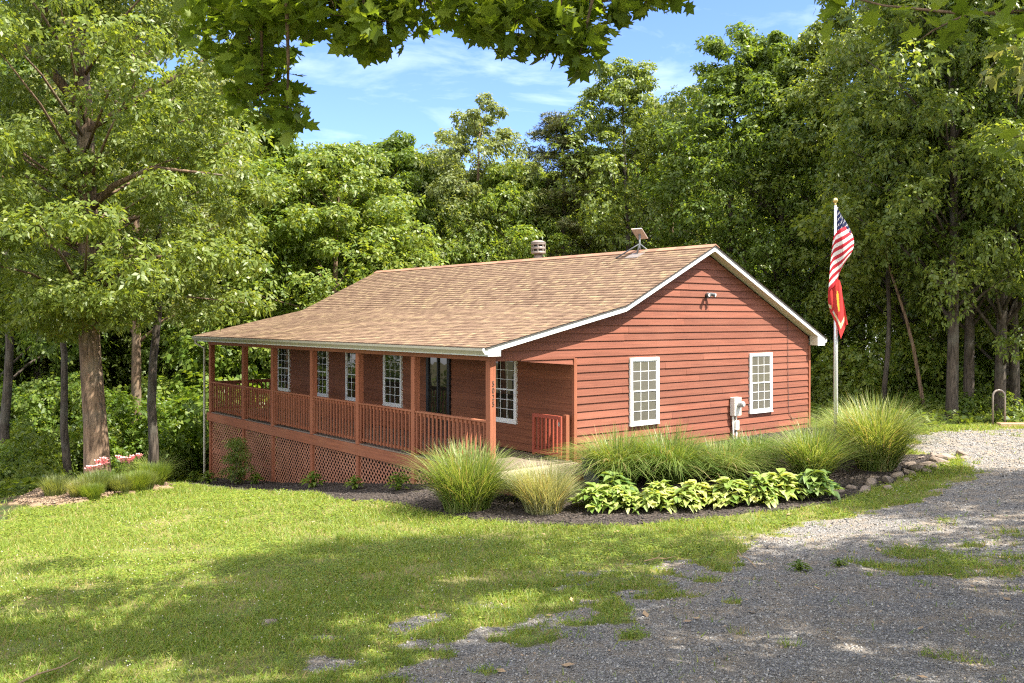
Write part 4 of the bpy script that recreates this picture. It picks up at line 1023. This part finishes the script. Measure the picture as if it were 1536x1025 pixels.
ROW1 = [  # kind, distance, sideways, tip above eye level, width, label
 ('round', 38, -7.4, 8.2, 1.1, 'dense rounded bright green maple behind the left end of the roof'),
 ('oval', 44, -5.3, 9.3, 1.05, 'mid green tree right of the rounded maple behind the roof'),
 ('deep', 46, -3.7, 9.3, .95, 'dark domed treetop behind the middle of the roof'),
 ('airy', 43, -1.5, 10.6, 1.05, 'tall thin open-crowned tree left of the pine'),
 ('round', 42, .1, 7.9, .90, 'leafy tree just left of the pine'),
 ('pine', 42, 2.2, 9.7, 1.15, 'dark scrubby pine with flat layered branches behind the vent pipe'),
 ('oval', 48, 4.6, 7.4, .85, 'short tree right of the pine behind the roof antenna'),
 ('tall', 41, 5.5, 12.0, 1.0, 'tall pointed tree above the roof antenna'),
 ('airy', 44, 7.6, 11.4, 1.1, 'pale open tree right of the tall pointed one'),
 ('tall', 38, 8.7, 12.4, 1.1, 'tall tree with stacked foliage above the roof peak'),
 ('spread', 37, 11.0, 12.2, .85, 'tall broad tree right of the roof peak'),
 ('tall', 36, 12.9, 12.6, 1.1, 'tall tree left of the flagpole'),
 ('spread', 33.5, 14.3, 14.0, .85, 'tall shady tree behind the flags'),
 ('deep', 31, 16.8, 12.5, .95, 'dark leafy tree behind the right plume grass'),
 ('high', 28.5, 14.3, 14.5, .9, 'dark-trunked tree at the back of the gravel, left of the leaning trunk'),
 ('high', 27.4, 13.2, 14.8, .95, 'straight grey trunked tree on the grass strip behind the gravel'),
 ('spread', 28.0, 14.9, 14.6, .75, 'thick dark trunked tree leaning slightly, left of the pipe hoop'),
 ('high', 28.6, 15.6, 13.5, .9, 'forked trunk tree just left of the pipe hoop'),
 ('oval', 31, 19.2, 13.5, 1.15, 'leafy tree at the right edge beyond the pipe hoop'),
 ('airy', 32, -13.0, 14.5, .9, 'slim tree with sunlit bark right of the big oak'),
 ('round', 40, -11.0, 9.8, 1.05, 'bright green tree between the oak and the porch end'),
 ('spread', 40, -17, 14.5, .9, 'leafy tree behind the big oak'),
 ('oval', 37, -19, 14.5, 1.1, 'tree at the left edge behind the big oak'),
 ('deep', 33, -19.5, 12.5, .95, 'dark leafy tree at the far left wood edge'),
 ('deep', 44, -13.8, 11.5, 1.0, 'tree behind the bright green one, left of the porch roof'),
]
for kind, d, r, dz, wd_, lab in ROW1:
    x, y = site(d, r); plant_tree(kind, x, y, top_h(d, r, dz), lab, G1, wid=wd_)
rw = random.Random(5)
for k_, px_ in enumerate((-.18, -.14, -.105, -.07, -.03, .005, .04, .075, .11, -.22)):   # second row behind the roof
    d = 51+3*(k_ % 3); x, y = site(d, px_*d)
    plant_tree(('oval', 'deep', 'spread', 'tall')[k_ % 4], x, y, top_h(d, px_*d, d*(.172+.02*(k_ % 2))), 'second-row tree closing the gaps behind the roof', 'second-row trees behind the roof', wid=1.15)
kinds = ['round', 'oval', 'deep', 'spread', 'tall', 'high']
for i in range(56):   # depth of the wood
    d = rw.uniform(47, 78); r = rw.uniform(-.74, .76)*d
    cap = 7.6 if -.26 < r/d < .08 else 10.8 if -.45 < r/d < .22 else 13.5
    dz = rw.uniform(.72, 1.0)*cap*(d/44)**.9*.86
    x, y = site(d, r); lab = 'tree deep in the wood ' + ('on the left' if r/d < -.25 else 'behind the house' if r/d < .2 else 'on the right')
    plant_tree(rw.choice(kinds), x, y, top_h(d, r, dz), lab, 'trees deep in the wood ' + ('on the left' if r/d < -.25 else 'behind the house' if r/d < .2 else 'on the right'))
for i in range(17):   # nearer wood left and right, partly outside the picture
    left = i < 9
    d = rw.uniform(40, 50) if left else rw.uniform(30, 46); r = rw.uniform(-.75, -.33)*d if left else rw.uniform(.40, .78)*d
    x, y = site(d, r); plant_tree(rw.choice(kinds), x, y, top_h(d, r, rw.uniform(8, 14)), 'tree in the nearer wood on the ' + ('left' if left else 'right'), 'trees in the nearer wood on the ' + ('left' if left else 'right'))
# understorey
def shrub(kind, d, r, s, label, group):
    x, y = site(d, r)
    if -4.8 < x < 11.6 and -1 < y < 17.2: return
    o = thing('shrub', label, 'shrub', (x, y, g1(x, y)-.05), rw.random()*6.28, group, (s, s, s*rw.uniform(.85, 1.15)))
    a, c = SH[kind]; link('stems', a, o); link('foliage', c, o)
for i in range(44):
    d = rw.uniform(26.5, 44); r = rw.uniform(-.70, -.30)*d
    if r > -.40*d and d < 32: continue
    shrub(rw.choice(['bright', 'bright', 'mid', 'sapling', 'deep']), d, r, rw.uniform(.75, 1.25), 'bright leafy undergrowth at the left wood edge', 'undergrowth at the left wood edge')
for d, r, s, k in ((34.5,-11.4,1.6,'bright'),(35.5,-10.0,1.8,'bright'),(37,-12.0,1.8,'sapling'),(33.5,-13.2,1.4,'bright'),(37,-8.9,1.8,'bright'),(38.5,-10.6,2.0,'sapling'),(31.6,-14.0,1.0,'mid'),(39,-7.6,1.8,'mid')):
    shrub(k, d, r, s, 'tall sunlit undergrowth beyond the far end of the porch', 'tall undergrowth beyond the porch end')
for i in range(24):
    d = rw.uniform(36, 52); r = rw.uniform(-.34, .24)*d
    shrub(rw.choice(['bright', 'mid', 'sapling', 'deep']), d, r, rw.uniform(.9, 1.5), 'undergrowth behind the house', 'undergrowth behind the house')
for i in range(36):
    d = rw.uniform(30.5, 46); r = rw.uniform(.29, .70)*d
    shrub(rw.choice(['mid', 'deep', 'bright', 'sapling', 'mid']), d, r, rw.uniform(.6, 1.1), 'leafy undergrowth between the trunks on the right', 'undergrowth between the right trunks')
for i in range(34):
    d = rw.uniform(23.5, 30); r = rw.uniform(-.66, -.42)*d
    shrub('low', d, r, rw.uniform(.6, 1.1), 'low ground plants under the left trees', 'low plants under the left trees')
for i in range(22):
    d = rw.uniform(28.2, 31); r = rw.uniform(.36, .68)*d
    shrub('low', d, r, rw.uniform(.5, .9), 'low ground plants under the right trees', 'low plants under the right trees')
for i in range(16):
    d = rw.uniform(25.5, 30); r = rw.uniform(-.64, -.46)*d
    shrub(rw.choice(['bright', 'mid', 'bright']), d, r, rw.uniform(.45, .8), 'knee to head high saplings among the left trunks', 'saplings among the left trunks')
x, y = -1.0, 9.9; o = thing('shrub', 'feathery young shrub growing against the porch lattice', 'shrub', (x, y, g1(x, y)), 0, None, (.40, .40, .38)); link('stems', SH['bright'][0], o); link('foliage', np_mesh('foliage', rosettes(*clump_points(np.array([(math.cos(i)*1.0*(i % 3)/2, math.sin(i)*1.0*(i % 3)/2, .5+i*.16) for i in range(18)]), np.full(18, .55), 60, r8(51)), 4, .17, .03, r8(52)), 4, [M['leaf_c']]), o)
# bare trunks seen between the crowns
def bare(d, r, h, tr, lean, label, mat='bark_d'):
    x, y = site(d, r); o = thing('slim_tree', label, 'tree', (x, y, g1(x, y)-.1), 0, None)
    lx, ly = lean*RT[0], lean*RT[1]; zs = np.linspace(0, h, 9)
    MB().tube([(lx*z/h+.06*math.sin(z*1.3+d), ly*z/h+.06*math.cos(z+r), z) for z in zs], [tr*(1.3 if z == 0 else 1-.6*z/h) for z in zs], 8).build('trunk', M[mat], o, True)
    rng = r8(int(d*10)); nn = 12; C = np.stack([lx+rng.normal(0, .9, nn), ly+rng.normal(0, .9, nn), h+rng.normal(0, .9, nn)], 1); P, A = clump_points(C, .5+.4*rng.random(nn), 48, rng)
    link('crown', np_mesh('crown', rosettes(P, A, 5, .22, .06, rng), 4, [M['leaf_a']]), o)
bare(29, 13.2, 6.5, .07, -1.6, 'thin pale leaning trunk right of the plume grass', 'bark')
bare(30, 12.2, 9, .09, .2, 'slim dark trunk behind the right plume grass')
bare(27.0, -13.0, 9, .13, -.5, 'dark slim trunk left of the big oak')
bare(26, -10.25, 10, .15, .35, 'leaning trunk with sunlit base right of the big oak')
bare(27, -14.9, 10, .16, .1, 'dark trunk at the left picture edge')

# the big oak ------------------------------------------------------------------------
def big_oak():
    x0, y0 = site(22.3, -10.05); z0 = g1(x0, y0)-.05
    o = thing('oak_tree', 'big old oak with ridged trunk and flower bed at its foot', 'tree', (x0, y0, z0)); rng = r8(71)
    def P(r, dd, z): return np.array([r*RT[0]+dd*FW[0], r*RT[1]+dd*FW[1], z])
    tp = [P(0, 0, -.3), P(-.02, 0, .3), P(-.08, 0, 1.5), P(-.22, 0, 3.5), P(-.30, .1, 6.5), P(-.38, .1, 9), P(-.5, 0, 11.2), P(-.62, -.1, 13.5), P(-.5, 0, 16), P(-.3, 0, 18.5)]
    mb = MB().tube(tp, [.40, .32, .27, .24, .22, .195, .17, .135, .09, .04], 14)
    def limb(*pts, r=.13): mb.tube(pts, np.linspace(r, r*.2, len(pts)), 7)
    ctr = []
    limb(P(-.5, 0, 9.3), P(-1.3, -.2, 10.4), P(-2.6, -.4, 11.3), P(-4.4, -.3, 12.0), P(-6, 0, 12.4), r=.13)
    limb(P(-1.3, -.2, 10.4), P(-1.0, -.5, 12), P(-.4, -.8, 14), P(0, -.8, 15.5), r=.085)
    limb(P(-.5, 0, 11.5), P(.6, .2, 12.8), P(1.5, .3, 14.4), P(2.6, .2, 16), r=.09)
    limb(P(-.3, .1, 6.7), P(.5, -.3, 7.3), P(1.5, -.5, 7.7), P(3.2, -.6, 7.5), r=.10)
    limb(P(-.38, 0, 8.6), P(1.2, .2, 9.7), P(2.8, .2, 10.6), P(4.3, .1, 11.2), r=.085)
    limb(P(-.32, 0, 7.4), P(-1.6, .3, 8.1), P(-3.2, .4, 8.5), r=.09)
    limb(P(-.3, 0, 6.0), P(.3, .9, 6.6), P(.9, 2.2, 7.0), r=.08); limb(P(-.3, 0, 5.4), P(-1.2, -.5, 6.0), P(-2.4, -.8, 6.0), r=.08); limb(P(-.3, 0, 5.0), P(.8, -.2, 5.6), P(2.2, -.3, 5.6), r=.07)
    for k in range(235):   # sprays, in flat layers from low skirts to the top
        t = rng.random(); z = 3.9+t*14.8; mr = 4.6*math.sin(math.pi*min(.98, .30+.66*t))**.8
        a = rng.random()*6.283; q = mr*math.sqrt(rng.random())*.98; c = P(-.3+q*math.cos(a), q*math.sin(a)*.9, z); ctr.append(c)
        if k % 3 == 0 and q > .8: p0 = P(-.35, 0, max(4.5, z-.5*q)); limb(p0, p0*.5+c*.5+[0, 0, .2], c, r=.045)
    for rr_, dd, z in ((.9,-.7,4.2),(-1.0,-.6,4.6),(1.6,-.5,4.9),(-.2,-.9,5.0),(-2.0,-.4,4.1),(2.4,.2,4.2),(.4,-.9,6.2),(-.9,-.8,7.1),(.1,-1.0,7.6),(-.9,-.9,8.6),(.5,-.9,9.2),(-.6,-.9,10.2),(-1.2,-.8,11.0),(.2,-.8,11.4),(-.7,-.8,12.4),(.9,-.6,8.2),(-1.7,-.6,9.6)): ctr.append(P(rr_, dd, z))
    ctr = np.array(ctr); P_, A = clump_points(ctr, .50+.5*rng.random(len(ctr)), 100, rng, .5)
    mb.build('trunk', M['bark'], o, True)
    link('crown', np_mesh('crown', rosettes(P_, A, 6, .16, .032, rng, .3), 4, [leafmat('oak_leaves', [(.085,.130,.022),(.125,.175,.028),(.18,.22,.042)])]), o)
big_oak()

# overhead tree: it stands behind the camera, its lowest boughs hang into the top of the picture --------
def overhead():
    x0, y0 = site(-3.2, 2.6); z0 = g1(x0, y0); rng = r8(81)
    o = thing('shade_tree', 'large lobed-leaf shade tree whose boughs hang in from above the lawn', 'tree', (x0, y0, z0))
    def P(d, r, z): p = site(d, r); return np.array([p[0]-x0, p[1]-y0, z-z0])
    mb = MB().tube([P(-3.2, 2.6, z0-.3), P(-3.2, 2.6, z0+.4), P(-3.0, 2.5, 4), P(-2.4, 2.3, 7), P(-1.2, 2, 9.5), P(0, 1.8, 11.5)], [.5, .4, .34, .28, .2, .08], 12)
    def limb(*pts, r=.1): mb.tube([P(*p) for p in pts], np.linspace(r, r*.18, len(pts)), 7)
    tw = []
    HANG = [  # d, sideways, height, radii (sideways, depth, height), leaves
        (7.0, -2.02, 5.10, .40, .55, .42, 380), (7.0, -1.88, 4.62, .30, .45, .26, 170), (7.1, -2.25, 5.45, .32, .5, .35, 200), (6.9, -1.66, 4.42, .10, .3, .16, 40),
        (6.5, -1.30, 5.12, .52, .5, .20, 300), (6.4, -1.02, 4.92, .30, .4, .17, 170), (6.6, -1.7, 5.18, .3, .4, .2, 130), (6.5, -.62, 5.10, .32, .4, .14, 130),
        (6.6, -.2, 5.12, .26, .4, .16, 120), (6.4, .06, 4.98, .36, .45, .24, 260), (6.3, .32, 4.86, .24, .35, .18, 130), (6.3, .50, 4.74, .13, .25, .15, 60), (6.5, .62, 5.08, .28, .4, .15, 110), (6.5, 1.0, 5.17, .28, .35, .08, 60),
        (6.7, -.9, 5.4, .8, .5, .22, 260), (6.7, .5, 5.4, .8, .5, .2, 240), (6.8, -2.7, 5.75, .4, .5, .25, 120)]
    C = []
    for d, r, z, a, b_, c, n in HANG:
        D = rng.normal(size=(n, 3)); D /= np.linalg.norm(D, axis=1)[:, None]; q = D*(.25+.75*rng.random((n, 1))**.5)
        pts = P(d, r, z)+q[:, 0:1]*a*np.array([RT[0], RT[1], 0])+q[:, 1:2]*b_*np.array([FW[0], FW[1], 0])+q[:, 2:3]*c*np.array([0, 0, 1]); C.append(pts)
        limb((d-.8, r+.15, z+.9), (d-.3, r+.05, z+.35), (d, r-.03, z), (d+.15, r-.1, z-c*.8), r=.016)
        for e in q[:max(4, n//16)]: limb((d-.05, r, z+.05), (d+e[1]*b_*.5, r+e[0]*a*.5, z+e[2]*c*.35+.04), (d+e[1]*b_, r+e[0]*a, z+e[2]*c), r=.006)
    NEAR = [(4.5, 1.62, 4.46, .14, .2, .09, 9), (4.5, 1.82, 4.36, .14, .2, .09, 8), (4.4, 2.1, 4.30, .26, .3, .13, 22), (4.4, 2.35, 4.34, .25, .3, .16, 26), (4.3, 2.5, 4.38, .18, .3, .14, 22), (4.0, 2.18, 3.72, .10, .2, .08, 10), (4.0, 2.32, 3.66, .10, .2, .08, 10), (4.4, 1.45, 4.53, .08, .1, .05, 4), (4.3, 2.75, 4.3, .3, .3, .3, 40)]
    C2 = []
    for d, r, z, a, b_, c, n in NEAR: C2.append(P(d, r, z)+rng.normal(0, .55, (n, 1))*a*np.array([RT[0], RT[1], 0])+rng.normal(0, .55, (n, 1))*b_*np.array([FW[0], FW[1], 0])+rng.normal(0, .55, (n, 1))*c*np.array([0, 0, 1]))
    limb((4.2, 3.9, 4.6), (4.3, 2.7, 4.36), (4.4, 2.2, 4.36), (4.45, 1.8, 4.42), (4.5, 1.5, 4.52), r=.014)
    limb((4.4, 2.2, 4.37), (4.35, 2.0, 4.27), (4.3, 1.9, 4.2), r=.006); limb((4.1, 3.2, 4.0), (4.0, 2.5, 3.78), (4.0, 2.15, 3.68), r=.008)
    for s in ((-2.4, 2.3, 7), (-1.2, 2, 9.5)):
        for e in ((7, -2, 6.3), (6.6, -.6, 6.0), (6.4, .5, 6.0), (9, -3, 8.4), (9, 1.5, 8.4), (5, 5, 7.5), (1, -4, 8), (-4, 6, 9), (-6, 0, 9), (3, 1, 12)):
            m1 = [(a+b)/2 for a, b in zip(s, e)]; limb(s, (m1[0], m1[1], m1[2]+.7), e, r=.13)
    limb((4.6, -.6, 6.2), (6.2, -.9, 6.0), (6.5, -1.3, 5.5), r=.03); limb((4.6, .3, 6.2), (6.2, .2, 6.0), (6.4, .1, 5.4), r=.03); limb((5.0, -1.5, 6.5), (6.6, -1.9, 6.2), (7, -2.05, 5.3), (7.05, -1.95, 4.6), r=.03)
    # crown mass overhead: clumps above an underside that rises away from the trunk
    k = 0; ctr = []
    while k < 80:
        q = rng.normal(size=3); q /= np.linalg.norm(q); q *= rng.random()**.34
        d, r, z = 3.4+q[0]*7.4, .3+q[1]*6.6, 8.9+q[2]*3.9
        if z < 4.6+.9 or (d > 0 and z < 3.55+.40*d+.9): continue
        if r < -5.5 and d > 5: continue
        ctr.append((d, r, z)); k += 1
    cw = np.array([P(*c) for c in ctr]); rad = .7+.6*rng.random(len(cw))
    D = rng.normal(size=(len(cw), 95, 3)); D /= np.linalg.norm(D, axis=2)[:, :, None]
    pts = (cw[:, None]+D*(.2+.8*rng.random((len(cw), 95, 1)))*rad[:, None, None]*np.array([1, 1, .6])).reshape(-1, 3)
    V = np.concatenate([lobed(np.concatenate(C), .135, rng, .8), lobed(np.concatenate(C2), .125, rng, .5), lobed(pts, .20, rng, .6)])
    mb.build('trunk', M['bark'], o, True); link('crown', np_mesh('crown', V, 16, [M['leaf_lobed']]), o)
overhead()
for kind, d, r, h, w, lab in (('airy', 7.7, 7.2, 15.5, 1.2, 'tall shade tree nearest the drive, crown above the picture'), ('spread', 6.0, 12.2, 14, 1.0, 'shade tree beside the drive, outside the picture'), ('deep', 12.3, 14.6, 13.5, .95, 'second shade tree beside the drive, outside the picture'), ('spread', 1.0, 9.0, 15, 1.1, 'shade tree behind the drive, outside the picture'),
                              ('oval', 5.0, -9.5, 9, .9, 'young tree left of the lawn, outside the picture')):
    x, y = site(d, r); plant_tree(kind, x, y, h, lab, wid=w)
# ground cover in the woods, beyond counting
x, y, d = wedge(26000, 22, 62, .9, .75); wd = masks(x, y)[3]; hs = (x > -1.2) & (x < 11.5) & (y > -1) & (y < 15.6)
kp = (RNG.random(len(x)) < wd*.9) & ~hs; x, y = x[kp], y[kp]
Cg = np.stack([x, y, gs(x, y)+.05+.3*RNG.random(len(x))**2], 1); Ag = RNG.normal(0, .4, Cg.shape)+[0, 0, 1]
tag(link('ground_cover', np_mesh('ground_cover', rosettes(Cg, Ag, 5, .24, .07, RNG, .3, 1.3), 4, [M['leaf_a']])), kind='stuff')

# ------------------------------------------------------------------ light, sky, camera
SUN = Vector((.28, -.484, .83)).normalized()
el = math.asin(SUN.z); az = math.atan2(SUN.x, SUN.y)
w = bpy.data.worlds.new('World'); scene.world = w; w.use_nodes = True
q = NT(w.node_tree); w.node_tree.nodes.clear()
sky = q.n('ShaderNodeTexSky', None, sky_type='NISHITA', sun_disc=False, sun_elevation=el, sun_rotation=az, air_density=1.0, dust_density=.15, ozone_density=4.0)
tc = q.n('ShaderNodeTexCoord').outputs['Generated']
mp = q.n('ShaderNodeMapping', {0: tc, 2: (0, 0, .9), 3: (1.6, 5.5, 14)}).outputs[0]
cn = q.n('ShaderNodeTexNoise', {'Vector': mp, 'Scale': 1.5, 'Detail': 7, 'Roughness': .6, 'Distortion': .5}).outputs[0]
cl = q.ramp(cn, [(.52, (0, 0, 0, 1)), (.85, (1, 1, 1, 1))])
skyc = q.mix(1.0, sky.outputs[0], (.68, .72, .98, 1), 'MULTIPLY')
col = q.mix(q.math('MULTIPLY', cl, .30), skyc, (8.2, 8.6, 9.2, 1))
# unseen bright cloud added overhead and behind the photographer to fill the shadows
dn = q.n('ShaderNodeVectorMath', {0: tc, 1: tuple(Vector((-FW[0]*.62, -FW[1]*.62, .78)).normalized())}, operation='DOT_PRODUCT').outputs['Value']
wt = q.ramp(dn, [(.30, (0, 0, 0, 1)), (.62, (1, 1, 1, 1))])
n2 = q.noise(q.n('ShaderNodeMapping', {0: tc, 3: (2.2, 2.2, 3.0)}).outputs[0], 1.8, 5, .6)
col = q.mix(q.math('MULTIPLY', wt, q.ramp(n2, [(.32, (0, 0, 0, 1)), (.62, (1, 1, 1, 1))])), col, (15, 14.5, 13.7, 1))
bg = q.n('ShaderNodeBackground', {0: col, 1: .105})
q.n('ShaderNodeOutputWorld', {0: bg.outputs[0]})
sd = bpy.data.lights.new('sun', 'SUN'); sd.energy = 5.0; sd.angle = R_(.55); sd.color = (1.0, .94, .84)
so = bpy.data.objects.new('sun', sd); COL.objects.link(so); so.rotation_euler = SUN.to_track_quat('Z', 'Y').to_euler(); so.location = (0, -20, 30)
cd = bpy.data.cameras.new('camera'); cam = bpy.data.objects.new('camera', cd); COL.objects.link(cam)
cam.location = (CAM[0], CAM[1], CAM_Z); cam.rotation_euler = (R_(90), 0, -math.atan2(FW[0], FW[1]))
cd.sensor_width = 36; cd.lens = 36*1376/1536; cd.shift_y = -(512.5-478.5)/1536; cd.clip_end = 2000; cd.clip_start = .05
scene.camera = cam
scene.view_settings.view_transform = 'Standard'; scene.view_settings.look = 'None'; scene.view_settings.exposure = 1.72; scene.view_settings.gamma = 1
scene.cycles.max_bounces = 8; scene.cycles.diffuse_bounces = 5; scene.cycles.glossy_bounces = 2; scene.cycles.transmission_bounces = 5; scene.cycles.use_denoising = False; scene.cycles.filter_width = 1.2
